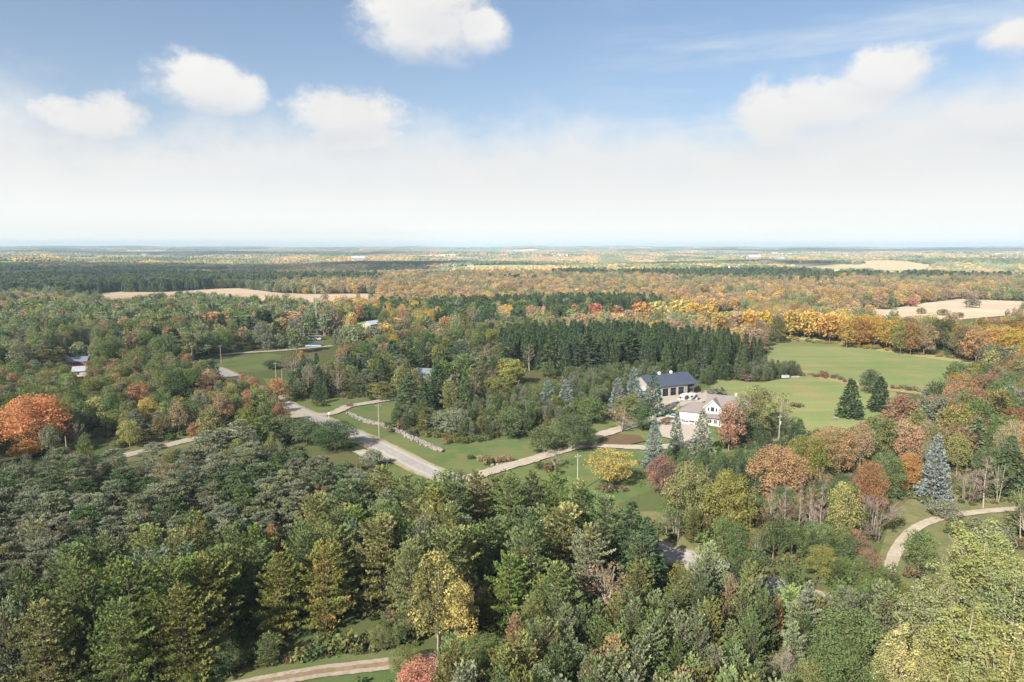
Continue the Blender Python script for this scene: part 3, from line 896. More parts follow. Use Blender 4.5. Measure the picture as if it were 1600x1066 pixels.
T_('poplar_tree', 32, 505, 16, 60, 'pale green', 'mid green', 'pale poplar at the left border of the picture')
T_('maple_tree', 337, 487, 15, 66, 'rust orange', 'olive green', 'bronze-topped maple behind the tall pale poplar')
T_('maple_tree', 384, 492, 15, 58, 'deep green', 'olive green', 'dark maple between the bronze-topped maple and the far gravel road')
T_('maple_tree', 455, 486, 14, 50, 'orange', 'mid green', 'half green and half orange maple left of the parked trailer')
T_('maple_tree', 428, 490, 14, 52, 'deep green', 'blue-green', 'dark green maple touching the half orange maple')
T_('red_pine_tree', 70, 545, 11, 36, 'olive green', 'brown', 'thin olive pine left of the hidden metal roofs')
T_('red_pine_tree', 88, 541, 11, 30, 'olive green', 'brown', 'second thin olive pine, nearest to the hidden metal roofs')
T_('ash_tree', 432, 591, 10, 42, 'orange', 'pinkish red', 'glowing orange and pink maple at the bend of the road')
T_('ash_tree', 405, 605, 9, 36, 'mid green', 'yellow-green', 'green tree at the left shoulder of the glowing orange maple')
T_('oak_tree', 440, 652, 8, 62, 'deep green', 'olive green', 'dark rounded oak below the road bend')
T_('oak_tree', 522, 658, 9, 72, 'dark green', 'deep green', 'largest dark round tree on the near side of the road')
T_('oak_tree', 478, 655, 8, 56, 'deep green', 'dark green', 'dark round tree between the two others above the grey pines')
T_('apple_tree', 582, 703, 5, 38, 'grey-green', 'olive green', 'small domed tree where a side drive meets the road')
T_('sparse_tree', 528, 577, 11, 52, 'purple-brown', 'olive green', 'purple-brown thinning tree on the lawn behind the drive')
T_('cedar_tree', 496, 608, 6, 14, 'dark green', 'dark green', 'narrow blue-black shrub left of the purple-brown tree')
T_('locust_tree', 592, 596, 8, 58, 'olive green', 'yellow', 'drooping olive and yellow tree over the gravel drive')
T_('bare_tree', 481, 570, 12, 34, 'bare grey', None, 'leafless grey tree standing on the lawn by the road bend')
T_('bare_tree', 626, 486, 14, 46, 'bare grey', None, 'large leafless tree by the distant lit meadow')
T_('bare_tree', 680, 500, 12, 34, 'bare grey', None, 'smaller leafless tree in front of the far dark conifers')
T_('bare_tree', 527, 487, 13, 32, 'bare grey', None, 'leafless tree with pale limbs behind the parked trailer')
T_('spruce_tree', 566, 558, 12, 28, 'blue-green', 'deep green', 'short blue-green spruce left of the dark pine stand')
T_('spruce_tree', 611, 530, 18, 42, 'deep green', 'blue-green', 'tall spruce in the middle of the dark stand above the drive')
T_('spruce_tree', 640, 585, 14, 46, 'deep green', 'mid green', 'bright-edged spruce in front of the hidden blue-roofed house')
T_('spruce_tree', 684, 570, 16, 50, 'dark green', 'deep green', 'dark tall spruce right of the hidden blue-roofed house')
T_('spruce_tree', 663, 597, 12, 34, 'dark green', 'dark green', 'dark spruce between the two that screen the blue-roofed house')
T_('white_pine_tree', 722, 556, 15, 50, 'mid green', 'yellow-green', 'green pine with a lime left side in the middle of the picture')
T_('white_pine_tree', 722, 533, 16, 40, 'blue-green', 'grey-green', 'grey-green pine rising behind the lime-sided pine')
T_('maple_tree', 768, 514, 13, 34, 'yellow-green', 'mid green', 'lime green maple among dark pines left of the big spruce plantation')
T_('maple_tree', 795, 560, 12, 52, 'yellow-green', 'yellow', 'bright yellow-green maple in front of the spruce plantation')
T_('maple_tree', 775, 590, 9, 52, 'olive green', 'yellow-green', 'dull olive maple below the bright yellow-green one')
T_('bare_tree', 827, 532, 15, 36, 'bare grey', None, 'leafless silver-grey tree against the dark spruce plantation')
T_('ash_tree', 855, 565, 8, 32, 'mid green', 'mid green', 'light green tree right of the leafless silver-grey tree')
T_('spruce_tree', 921, 522, 19, 62, 'dark green', 'deep green', 'broad dark spruce standing proud of the plantation front')
T_('spruce_tree', 985, 517, 19, 60, 'dark green', 'deep green', 'second broad spruce of the plantation front, above the workshop drive')
T_('spruce_tree', 862, 522, 18, 46, 'deep green', 'dark green', 'leftmost broad spruce of the plantation front')
T_('blue_spruce_tree', 856, 594, 12, 36, 'silvery blue', 'blue-green', 'silvery spruce at the left of the pair among young pines')
T_('blue_spruce_tree', 885, 593, 12, 38, 'silvery blue', 'blue-green', 'silvery spruce at the right of the pair among young pines')
T_('blue_spruce_tree', 966, 590, 13, 34, 'silvery blue', 'grey-green', 'palest silvery spruce left of the workshop, in the trio')
T_('blue_spruce_tree', 992, 575, 16, 38, 'silvery blue', 'blue-green', 'tallest silvery spruce of the trio beside the workshop')
T_('blue_spruce_tree', 1021, 577, 17, 38, 'blue-green', 'silvery blue', 'greener spruce overlapping the workshop roof')
T_('blue_spruce_tree', 1024, 650, 15, 40, 'silvery blue', 'silvery blue', 'silvery spruce at the edge of the lawn where the drive forks')
T_('blue_spruce_tree', 1058, 645, 12, 27, 'blue-green', 'silvery blue', 'dark blue-green spruce in front of the white pickup')
T_('blue_spruce_tree', 1099, 640, 14, 40, 'grey-green', 'silvery blue', 'grey-blue spruce in front of the white garage doors')
T_('apple_tree', 706, 641, 8, 78, 'grey-green', 'mid green', 'wide grey-green domed tree at the end of the stone row')
T_('oak_tree', 806, 640, 9, 62, 'deep green', 'grey-green', 'round dark tree with even crown behind the ornamental grasses')
T_('oak_tree', 850, 667, 8, 50, 'mid green', 'deep green', 'rounded green tree overhanging the drive')
T_('oak_tree', 893, 647, 11, 72, 'deep green', 'olive green', 'largest oak beside the drive with a tan side branch')
T_('oak_tree', 925, 622, 9, 48, 'mid green', 'deep green', 'green oak left of the rust-topped tree')
T_('sparse_tree', 972, 633, 9, 62, 'brown', 'rust orange', 'thin greyish tree with a rusty top above the mulch bed')
T_('oak_tree', 985, 618, 8, 50, 'olive green', 'deep green', 'olive oak behind the thin rusty-topped tree')
T_('oak_tree', 1003, 632, 9, 36, 'deep green', 'dark green', 'dark oak between the rusty-topped tree and the drive')
T_('locust_tree', 957, 702, 10, 104, 'yellow', 'olive green', 'wide golden locust tree beside the utility pole and lawn')
T_('maple_tree', 1035, 712, 10, 50, 'purple-brown', 'pinkish red', 'wine-red maple between the lawn and the olive maples')
T_('maple_tree', 1082, 724, 15, 86, 'olive green', 'tan', 'big olive-tan maple right of the wine-red one')
T_('maple_tree', 1140, 738, 15, 84, 'olive green', 'yellow-green', 'big olive-yellow maple in front of the bare trunks')
T_('maple_tree', 1142, 630, 14.5, 46, 'red-brown', 'pinkish red', 'brick-red maple at the corner of the white house')
T_('birch_tree', 1182, 603, 17.5, 84, 'olive green', 'yellow-green', 'lime-yellow birch right of the brick-red maple')
T_('sparse_tree', 1226, 611, 13, 52, 'olive green', 'tan', 'thin see-through birch by the pale utility pole')
T_('maple_tree', 1218, 697, 14, 86, 'orange', 'tan', 'orange-tan maple above the row of bare pale trunks')
T_('maple_tree', 1262, 680, 13, 66, 'olive green', 'orange', 'olive maple with orange tips between two orange maples')
T_('maple_tree', 1305, 668, 13, 76, 'orange', 'olive green', 'orange and olive maple left of the silvery spruce')
T_('maple_tree', 1292, 672, 13, 50, 'tan', 'olive green', 'tan maple against the left of the orange and olive one')
T_('spruce_tree', 1332, 592, 14, 40, 'dark green', 'deep green', 'dark spruce standing alone in the meadow corner')
T_('spruce_tree', 1377, 588, 13, 36, 'dark green', 'deep green', 'dark spruce right of the lone one, beside the round tree')
T_('oak_tree', 1360, 578, 10, 32, 'dark green', 'mid green', 'round dark green tree behind the two meadow spruces')
T_('maple_tree', 1413, 617, 13, 60, 'rust orange', 'red-brown', 'rusty red maple right of the meadow spruces')
T_('poplar_tree', 1460, 612, 15, 64, 'grey-green', 'pale green', 'grey-green poplar amid rusty maples')
T_('maple_tree', 1380, 650, 12, 60, 'olive green', 'mid green', 'olive green maple above the rusty maple and left of the spruce')
T_('maple_tree', 1428, 665, 12, 46, 'rust orange', 'olive green', 'rust and olive maple just left of the great silvery spruce')
T_('blue_spruce_tree', 1468, 677, 17, 56, 'silvery blue', 'silvery blue', 'great silvery blue spruce above the curved track, its tiers clear')
T_('ash_tree', 1500, 677, 12, 44, 'yellow-green', 'olive green', 'lime-yellow tree just right of the great silvery spruce')
T_('bare_tree', 1545, 703, 14, 50, 'tan', None, 'slender leafless tree with pale trunk by the curved track')
T_('bare_shrub', 1515, 735, 8, 60, 'tan', None, 'pinkish leafless bush left of the slender leafless tree')
T_('spruce_tree', 1530, 652, 14, 50, 'deep green', 'olive green', 'dark conifer behind the lime-yellow tree')
T_('spruce_tree', 1585, 680, 15, 60, 'deep green', 'blue-green', 'dark conifer at the right border of the picture')
for i, (px, yt, w) in enumerate([(1206, 742, 36), (1228, 745, 40), (1252, 741, 34), (1270, 747, 34), (1288, 744, 40)]):
    T_('bare_tree', px, yt, 14, w, 'bare grey', None, ['first', 'second', 'third', 'fourth', 'fifth'][i] + ' leafless trunk, counted from the olive-yellow maple towards the lime tree')
T_('ash_tree', 1322, 752, 14, 56, 'yellow-green', 'mid green', 'upright lime and green tree after the leafless trunks')
T_('maple_tree', 1368, 722, 13, 52, 'rust orange', 'red-brown', 'rusty tree with thin stem right of the upright lime tree')
T_('sparse_tree', 1350, 715, 13, 34, 'red-brown', 'tan', 'thin brown tree behind the upright lime tree')
T_('bare_shrub', 1375, 778, 9, 100, 'purple-brown', None, 'wide mauve leafless bush at the foot of the curved track')
T_('ash_tree', 1440, 828, 9, 64, 'mid green', 'deep green', 'leafy green tree inside the bend of the track')
T_('apple_tree', 1478, 782, 4.5, 56, 'grey-green', 'grey-green', 'low grey-green domed bush above the track')
T_('apple_tree', 1548, 815, 4.5, 80, 'grey-green', 'olive green', 'low wide dull bush behind the giant yellow poplars')
T_('poplar_tree', 1545, 832, 17, 150, 'yellow-green', 'pale green', 'giant yellow-green poplar reaching highest at the lower right')
T_('poplar_tree', 1455, 902, 15, 120, 'yellow-green', 'pale green', 'yellow poplar left of the giant ones, beside the green oak')
T_('poplar_tree', 1590, 900, 17, 150, 'pale green', 'yellow-green', 'pale poplar at the right border in the yellow clump')
T_('poplar_tree', 1510, 950, 16, 150, 'yellow-green', 'pale green', 'broad yellow-green poplar in the middle of the clump')
T_('poplar_tree', 1415, 985, 13, 110, 'yellow-green', 'yellow', 'bright small poplar at the near left of the yellow clump')
T_('poplar_tree', 1580, 1000, 16, 150, 'yellow-green', 'yellow', 'bright poplar in the lowest corner of the picture')
T_('poplar_tree', 1480, 1035, 13, 120, 'yellow-green', 'pale green', 'half cut off poplar at the bottom border')
T_('oak_tree', 1325, 952, 10, 110, 'mid green', 'mid green', 'upper of two domed fresh green trees left of the yellow poplars')
T_('oak_tree', 1318, 1012, 9, 120, 'mid green', 'deep green', 'lower of two domed fresh green trees left of the yellow poplars')
T_('oak_tree', 1268, 1035, 7, 60, 'olive green', 'yellow-green', 'small lime tree at the bottom border beside the domed green trees')
T_('bare_shrub', 1225, 1025, 6, 60, 'bare grey', None, 'pale leafless bush at the bottom border')
T_('birch_tree', 680, 866, 16, 112, 'olive green', 'yellow', 'large birch with a yellow patch above the end of the gravel track')
T_('birch_tree', 715, 908, 12, 84, 'yellow', 'yellow-green', 'yellow birch leaning against the large olive birch')
T_('oak_tree', 632, 1012, 4, 50, 'olive green', 'mid green', 'low green bush where the near gravel track disappears')
T_('oak_tree', 745, 1000, 5, 90, 'mid green', 'olive green', 'leafy bush right of the yellow birch trunks')
T_('maple_tree', 656, 1030, 8, 78, 'pinkish red', 'orange', 'small bright orange-red maple cut by the bottom border')
T_('white_pine_tree', 592, 812, 16, 92, 'olive green', 'brown', 'rounded bronze-green pine in the middle of the pine front')
T_('white_pine_tree', 505, 852, 14, 84, 'olive green', 'rust orange', 'pine with rusty orange patches left of the bronze-green one')
T_('white_pine_tree', 880, 795, 15, 96, 'olive green', 'yellow', 'pine with a bright yellow limb in the middle of its crown')
T_('white_pine_tree', 435, 868, 13, 70, 'olive green', 'olive green', 'open-crowned pine with visible grey trunk by the gravel track')
T_('young_pine_tree', 425, 825, 10, 26, 'orange', 'yellow', 'small orange sapling poking out between the pines')
T_('spruce_tree', 985, 783, 15, 92, 'dark green', 'deep green', 'large dark spruce whose branches hide the road')
T_('spruce_tree', 1014, 808, 13, 70, 'dark green', 'deep green', 'dark spruce nearest to the visible patch of road')
for px_, py_, c_ in [(797, 743, 'mid green'), (832, 740, 'deep green'), (866, 741, 'mid green'), (745, 738, 'olive green')]:
    T_('white_pine_tree', px_, py_, 14.5, 62, c_, 'olive green', None)
T_('oak_tree', 1170, 640, 10, 50, 'deep green', 'mid green', 'dark green tree tucked under the lime-yellow birch')
T_('oak_tree', 1213, 645, 8, 42, 'deep green', 'olive green', 'dark green tree behind the see-through birch')
T_('spruce_tree', 1250, 655, 8, 30, 'deep green', 'mid green', 'small conifer right of the see-through birch at the meadow edge')
for px_, py_, h_, w_, c_, lb_ in [(1356, 458, 14, 24, 'olive green', 'olive hardwood at the left end of the right stubble field'), (1379, 462, 14, 26, 'tan', 'tan hardwood at the left end of the right stubble field'), (1392, 465, 12, 22, 'deep green', 'dark hardwood at the left end of the right stubble field'),
        (1440, 481, 6, 15, 'olive green', 'small round bush alone in the right stubble field'), (1474, 483, 6, 18, 'olive green', 'wide bush beside the lone one in the right stubble field'), (1520, 466, 10, 24, 'grey-green', 'grey-green tree standing on the far edge of the right stubble field'), (1500, 488, 5, 14, 'brown', 'brown bush at the near edge of the right stubble field')]:
    T_('oak_tree', px_, py_, h_, w_, c_, 'tan', lb_)
T_('white_pine_tree', 908, 762, 15, 76, 'deep green', 'mid green', 'broad green pine left of the large dark spruce')
T_('white_pine_tree', 945, 775, 15, 76, 'mid green', 'grey-green', 'pine between the broad green one and the large dark spruce')
T_('white_pine_tree', 1000, 838, 11, 60, 'deep green', 'mid green', 'low dark pine at the foot of the large dark spruce')
T_('sparse_tree', 945, 880, 9, 110, 'tan', 'brown', 'thin brownish tree between the pine front and the young pines')
T_('young_pine_tree', 1214, 938, 8, 26, 'red-brown', 'rust orange', 'small dead rust-brown pine among the green young pines')
T_('young_pine_tree', 803, 965, 8, 34, 'rust orange', 'tan', 'rusty dying young pine right of the yellow birch')
T_('young_pine_tree', 1140, 905, 9, 34, 'tan', 'yellow-green', 'yellowed young pine among the green ones')
T_('sparse_tree', 118, 655, 9, 34, 'purple-brown', 'purple-brown', 'greyish wispy tree right of the big orange maple')
T_('maple_tree', 40, 690, 5, 46, 'orange', 'yellow', 'low yellow-orange bush below the big orange maple')
T_('maple_tree', 303, 660, 6, 22, 'rust orange', 'orange', 'tiny rusty tree right beside the gravel side road')
T_('white_pine_tree', 1560, 612, 14, 60, 'olive green', 'orange', 'olive pine amid the rusty maples near the right border')
T_('maple_tree', 1425, 466, 9, 22, 'pinkish red', 'pinkish red', 'scarlet maple at the edge of the distant stubble field')
# golden row along the far side of the big field
for i, (px, yt, w, c, c2) in enumerate([(1150, 486, 26, 'tan', 'orange'), (1172, 487, 28, 'golden yellow', 'orange'), (1196, 484, 26, 'golden yellow', 'olive green'), (1216, 490, 24, 'olive green', 'tan'), (1237, 484, 30, 'golden yellow', 'olive green'),
        (1267, 485, 30, 'golden yellow', 'yellow'), (1299, 488, 34, 'golden yellow', 'golden yellow'), (1326, 495, 26, 'golden yellow', 'olive green'), (1346, 495, 30, 'orange', 'golden yellow'), (1369, 494, 26, 'golden yellow', 'olive green'),
        (1394, 497, 36, 'golden yellow', 'yellow'), (1411, 502, 26, 'yellow-green', 'olive green'), (1427, 503, 26, 'orange', 'olive green'), (1447, 503, 28, 'tan', 'golden yellow'), (1455, 491, 26, 'yellow-green', 'olive green'),
        (1478, 498, 34, 'olive green', 'yellow-green'), (1505, 508, 24, 'brown', 'olive green'), (1530, 512, 36, 'orange', 'golden yellow'), (1556, 508, 34, 'golden yellow', 'orange'), (1585, 512, 38, 'golden yellow', 'tan'),
        (1600, 500, 30, 'golden yellow', 'orange')]):
    x, y = ray(px, yt, 14)
    T_('maple_tree', px, yt + 1, 18.5, w * 1.22, c, c2, None)
for px, yt, w, c, c2, lb in [(1003, 472, 36, 'orange', 'golden yellow', 'orange-gold maple at the left end of the golden clump beyond the spruces'), (1028, 470, 34, 'yellow', 'yellow-green', 'yellow maple with lime side in the golden clump beyond the spruces'),
        (1062, 468, 34, 'yellow', 'golden yellow', 'tallest yellow maple in the golden clump beyond the spruces'), (1085, 473, 28, 'golden yellow', 'orange', 'gold maple right of the tallest one beyond the spruces'), (1108, 476, 30, 'golden yellow', 'yellow', 'gold maple at the right end of the clump beyond the spruces'),
        (930, 474, 26, 'pinkish red', 'tan', 'pink-brown maple beyond the plantation'), (963, 477, 26, 'rust orange', 'tan', 'round rusty maple beyond the plantation'), (830, 477, 24, 'rust orange', 'brown', 'rusty tree beside the red-roofed house'),
        (790, 476, 28, 'golden yellow', 'yellow', 'yellow maple behind the middle pines'), (737, 481, 24, 'rust orange', 'pinkish red', 'reddish maple in front of the far dark conifers'), (696, 494, 22, 'orange', 'tan', 'small orange maple left of the reddish maple')]:
    T_('maple_tree', px, yt, 18 if 'clump' in lb or 'beyond the spruces' in lb else 15, w * 1.1, c, c2, lb)

def blocked(x, y, h, r, mg=0.6):
    for P, m_ in POLYS:
        if P[:, 0].min() - 2 < x < P[:, 0].max() + 2 and P[:, 1].min() - 2 < y < P[:, 1].max() + 2 and inside(x, y, P): return True
    for P, w in RIB:
        if np.min((P[:, 0] - x) ** 2 + (P[:, 1] - y) ** 2) < (w + r * mg * .5) ** 2: return True
    for (bx, by, br) in BUILT:
        if (bx - x) ** 2 + (by - y) ** 2 < (br + r * .6) ** 2: return True
    if y < 700:
        z0 = 0
        tx, ty, dp = project(x, y, h); bx_, by_, _ = project(x, y, 0)
        w = r * FPX / dp
        for (cx, cy, cr, *far_) in CLEAR:
            if far_ and y > far_[0]: continue
            if ty - cr * .3 < cy < by_ and abs(cx - tx) < w * (.35 + .65 * min(1, (cy - ty) / (by_ - ty) * 2.2)) * .9 + cr * .6: return True
    return False
BUILT = []
for px, py, r in [(1042, 615, 12), (1072, 608, 12), (1122, 655, 13), (1090, 650, 8), (118, 566, 10), (130, 578, 9), (137, 553, 8), (490, 530, 7), (468, 531, 7), (663, 592, 10), (847, 489, 9), (1290, 488, 12), (1075, 625, 5), (1072, 658, 4)]:
    BUILT.append((*ray(px, py), r))

def scatter(poly, hm, dh, sp, mix_, pal, rk=1.0, k=.62, seedr=None, jit=.38, mottle=0.0):
    """mix_: {kind: weight}; pal: {kind or '*': [(colour, second, weight)]}; poly = outline of the crown tips in the photo"""
    W_ = [ray(px, py, hm) for px, py in poly]
    xs = [p[0] for p in W_]; ys = [p[1] for p in W_]
    kinds = list(mix_); kw = np.array([mix_[q_] for q_ in kinds], float); kw /= kw.sum()
    n = 0; yy = min(ys); row = 0
    while yy < max(ys):
        xx = min(xs) + (row % 2) * sp / 2
        while xx < max(xs):
            x = xx + rng.uniform(-jit, jit) * sp; y = yy + rng.uniform(-jit, jit) * sp
            xx += sp
            if not inside(x, y, W_): continue
            kd = kinds[rng.choice(len(kinds), p=kw)]
            H0, R0 = (13, 3.6) if kd.startswith('bare') else SHAPES[kd][:2]
            h = hm * rng.uniform(1 - dh, 1 + dh * .8)
            if kd == 'shrub': h = rng.uniform(2, 3.5)
            r = R0 / H0 * h * rk * rng.uniform(.85, 1.15)
            if not near_free(x, y, r, k) or blocked(x, y, h, r): continue
            ps = pal.get(kd, pal.get('*'))
            w = np.array([p[2] for p in ps], float); w /= w.sum()
            # neighbouring trees tend to share a colour
            f = .5 + .5 * math.sin(x / 23 + 1.7 * math.sin(y / 31)) * math.cos(y / 27 + x / 61)
            u_ = (rng.random() * (1 - mottle) + f * mottle)
            j = int(np.searchsorted(np.cumsum(w), min(u_, .9999)))
            add_tree(kd, x, y, h, r, ps[j][0], ps[j][1])
            n += 1
        yy += sp * .88; row += 1
    return n

P_PINE = [('deep green', 'olive green', 2.2), ('mid green', 'olive green', 4), ('blue-green', 'mid green', 1), ('grey-green', 'olive green', 1.6), ('olive green', 'yellow-green', 2.6), ('olive green', 'mid green', 2)]
P_YOUNG = [('grey-green', 'pale green', 3), ('mid green', 'grey-green', 3), ('pale green', 'grey-green', 2), ('olive green', 'pale green', 2), ('deep green', 'mid green', 1.2), ('olive green', 'yellow-green', .9), ('brown', 'olive green', .3), ('tan', 'olive green', .2)]
P_SCOTS = [('grey-green', 'olive green', 3), ('grey-green', 'blue-green', 2.5), ('grey-green', 'brown', 1), ('deep green', 'grey-green', 2), ('brown', 'grey-green', .5)]
P_SPR = [('dark green', 'deep green', 3), ('deep green', 'mid green', 2), ('dark green', 'blue-green', 1.5)]
P_AUT = [('olive green', 'mid green', 3.5), ('rust orange', 'olive green', 2.2), ('orange', 'olive green', 1.0), ('brown', 'rust orange', 1.6), ('tan', 'olive green', 1.8), ('olive green', 'tan', 2), ('mid green', 'deep green', 2), ('red-brown', 'olive green', 1.2), ('yellow-green', 'olive green', 1), ('deep green', 'olive green', 1.5), ('golden yellow', 'olive green', .5)]
P_MIX = [('mid green', 'deep green', 3), ('deep green', 'olive green', 3), ('pale green', 'olive green', 2.2), ('olive green', 'mid green', 2), ('grey-green', 'olive green', 2), ('tan', 'brown', .6), ('rust orange', 'olive green', .5), ('brown', 'olive green', .7), ('dark green', 'deep green', 1.4)]
P_FARA = [('tan', 'olive green', 2.5), ('tan', 'golden yellow', 2), ('orange', 'golden yellow', 1), ('golden yellow', 'yellow-green', 1.6), ('olive green', 'tan', 2.5), ('pale green', 'olive green', 2), ('yellow-green', 'olive green', 1.6), ('rust orange', 'tan', 1), ('deep green', 'mid green', 1), ('pinkish red', 'tan', .3)]
# near white pines down to the gravel track
scatter([(-60, 930), (-20, 885), (120, 850), (260, 812), (400, 792), (520, 752), (600, 735), (660, 728), (720, 733), (790, 738), (850, 738), (905, 748), (950, 772), (975, 800), (985, 860), (900, 880), (800, 890), (760, 880), (620, 890), (560, 885), (400, 900), (200, 935), (0, 960), (-60, 970)],
        14.5, .14, 5.1, {'white_pine_tree': 8, 'young_pine_tree': 1.2, 'ash_tree': .5}, {'*': P_PINE, 'ash_tree': [('yellow-green', 'mid green', 1), ('mid green', 'olive green', 1)]}, 1.0, .42)
# saplings along the near edge of that wood
scatter([(0, 1030), (200, 1010), (380, 985), (560, 965), (640, 960), (620, 990), (420, 1020), (300, 1040), (0, 1070)], 4.5, .3, 3.4, {'oak_tree': 1, 'ash_tree': 1, 'young_pine_tree': 1, 'shrub': 2}, {'*': [('olive green', 'mid green', 1), ('mid green', 'yellow-green', 1), ('deep green', 'olive green', 1)]}, 1.3, .5)
# young pines, lower right
scatter([(700, 905), (800, 905), (900, 900), (990, 888), (1040, 882), (1070, 868), (1095, 848), (1180, 842), (1290, 862), (1350, 880), (1395, 925), (1350, 975), (1290, 1000), (1230, 1060), (1300, 1180), (900, 1200), (700, 1120), (690, 1020), (720, 960)],
        9.0, .22, 3.1, {'young_pine_tree': 9, 'white_pine_tree': .9, 'sparse_tree': .35, 'ash_tree': .25}, {'*': P_YOUNG}, .95, .50)
scatter([(740, 1010), (1250, 1010), (1380, 1100), (1500, 1200), (700, 1200)], 8, .2, 3.4, {'young_pine_tree': 1}, {'*': P_YOUNG}, .95, .5)
# grey pines, left of the road
scatter([(-60, 720), (120, 700), (210, 722), (300, 700), (370, 686), (440, 680), (520, 700), (580, 726), (640, 735), (560, 762), (400, 798), (260, 818), (120, 856), (-20, 890), (-60, 900)],
        12, .16, 5.4, {'red_pine_tree': 9, 'white_pine_tree': 1.0, 'sparse_tree': .35}, {'*': P_SCOTS, 'sparse_tree': [('purple-brown', 'brown', 1), ('brown', 'tan', 1)]}, .95, .50)
# small conifers screening the road on its near side
scatter([(650, 728), (700, 740), (760, 742), (830, 738), (900, 748), (960, 770), (900, 775), (760, 760), (660, 745)], 9, .2, 3.6, {'young_pine_tree': 3, 'spruce_tree': 1}, {'*': P_PINE, 'spruce_tree': P_SPR}, .9, .5)
scatter([(0, 712), (90, 700), (190, 712), (300, 700), (420, 668), (450, 680), (300, 716), (100, 735), (0, 735)], 7, .25, 3.8, {'young_pine_tree': 2, 'ash_tree': 1, 'sparse_tree': .6, 'red_pine_tree': 1}, {'*': P_SCOTS, 'ash_tree': P_MIX if 0 else [('olive green', 'mid green', 1)]}, 1, .45)
scatter([(990, 790), (1040, 770), (1200, 780), (1330, 800), (1400, 840), (1390, 870), (1290, 860), (1180, 845), (1100, 838), (1060, 800)], 6.5, .3, 3.6, {'ash_tree': 2, 'oak_tree': 1, 'young_pine_tree': 1, 'sparse_tree': .8, 'shrub': 1}, {'*': [('olive green', 'mid green', 2), ('deep green', 'olive green', 2), ('mid green', 'deep green', 1), ('brown', 'olive green', 1), ('red-brown', 'brown', .4)]}, 1.15, .42)
scatter([(340, 590), (385, 585), (430, 592), (450, 610), (440, 635), (400, 640), (350, 620)], 8, .25, 4.2, {'ash_tree': 2, 'maple_tree': 2, 'oak_tree': 1}, {'*': [('olive green', 'mid green', 2), ('yellow-green', 'orange', 1), ('rust orange', 'olive green', 1), ('deep green', 'olive green', 1)]}, 1, .42)
scatter([(445, 562), (480, 552), (520, 560), (530, 590), (500, 590), (460, 590)], 10, .25, 4.6, {'spruce_tree': 2, 'sparse_tree': 1, 'red_pine_tree': 1.5}, {'*': P_PINE, 'spruce_tree': P_SPR}, 1, .42)
# hedge of young spruces below the house
scatter([(1040, 706), (1090, 700), (1160, 700), (1200, 700), (1190, 722), (1120, 726), (1050, 722)], 5, .25, 2.6, {'young_pine_tree': 2, 'cedar_tree': 2}, {'*': [('deep green', 'grey-green', 1), ('mid green', 'deep green', 1)]}, .9, .45)
# young pines in front of the plantation and left of the workshop
scatter([(690, 640), (760, 608), (830, 600), (900, 592), (950, 585), (1000, 580), (1000, 596), (940, 612), (900, 640), (840, 640), (780, 655), (745, 660), (660, 652), (600, 640), (650, 630)], 6, .25, 3.3, {'young_pine_tree': 5, 'cedar_tree': .4}, {'*': [('mid green', 'pale green', 2), ('grey-green', 'mid green', 2), ('deep green', 'mid green', 1.5), ('olive green', 'yellow-green', .6)]}, 1.0, .45)
scatter([(880, 575), (960, 568), (1050, 565), (1130, 563), (1200, 560), (1250, 565), (1258, 578), (1190, 582), (1120, 585), (1090, 578), (1000, 585), (900, 592)], 6, .2, 3.6, {'young_pine_tree': 5, 'spruce_tree': .3}, {'*': [('mid green', 'grey-green', 2), ('grey-green', 'mid green', 2), ('deep green', 'mid green', 1.5)], 'spruce_tree': P_SPR}, 1.1, .45)
# spruce plantation
scatter([(780, 505), (850, 500), (950, 498), (1050, 503), (1120, 510), (1190, 524), (1214, 535), (1205, 548), (1120, 546), (1040, 542), (960, 532), (880, 530), (820, 530), (780, 525)], 17, .08, 5.2, {'spruce_tree': 1}, {'*': P_SPR}, .95, .45)
# mixed conifers and hardwoods, centre left
scatter([(430, 600), (470, 560), (520, 548), (560, 540), (600, 535), (660, 530), (720, 520), (780, 510), (790, 545), (800, 590), (740, 600), (700, 610), (560, 590), (500, 575), (450, 590)],
        14, .2, 6.0, {'red_pine_tree': 3, 'spruce_tree': 3, 'white_pine_tree': 2, 'sparse_tree': .7, 'ash_tree': .7}, {'*': P_PINE, 'red_pine_tree': P_SCOTS, 'spruce_tree': P_SPR, 'sparse_tree': [('brown', 'tan', 1), ('purple-brown', 'brown', 1)]}, .95, .5)
scatter([(530, 545), (560, 525), (620, 515), (700, 505), (780, 495), (840, 495), (800, 510), (700, 530), (600, 545)], 12, .2, 6.5, {'oak_tree': 2, 'ash_tree': 2, 'red_pine_tree': 1, 'spruce_tree': 1, 'maple_tree': 1.5}, {'*': P_MIX, 'spruce_tree': P_SPR, 'maple_tree': P_AUT}, 1, .5)
# wood on the left, near part with autumn colours
scatter([(-60, 560), (60, 560), (140, 560), (220, 540), (330, 560), (400, 600), (440, 625), (400, 640), (320, 645), (200, 650), (100, 680), (-60, 640)],
        10, .25, 5.6, {'maple_tree': 4, 'ash_tree': 3, 'oak_tree': 3, 'birch_tree': .8, 'red_pine_tree': 1}, {'*': P_MIX, 'maple_tree': [('olive green', 'mid green', 3), ('olive green', 'tan', 2), ('mid green', 'olive green', 2), ('rust orange', 'olive green', .6), ('yellow-green', 'olive green', 1), ('brown', 'olive green', 1), ('tan', 'orange', .5)], 'oak_tree': [('mid green', 'olive green', 2), ('deep green', 'olive green', 2), ('brown', 'olive green', 1)], 'red_pine_tree': P_SCOTS}, .95, .5)
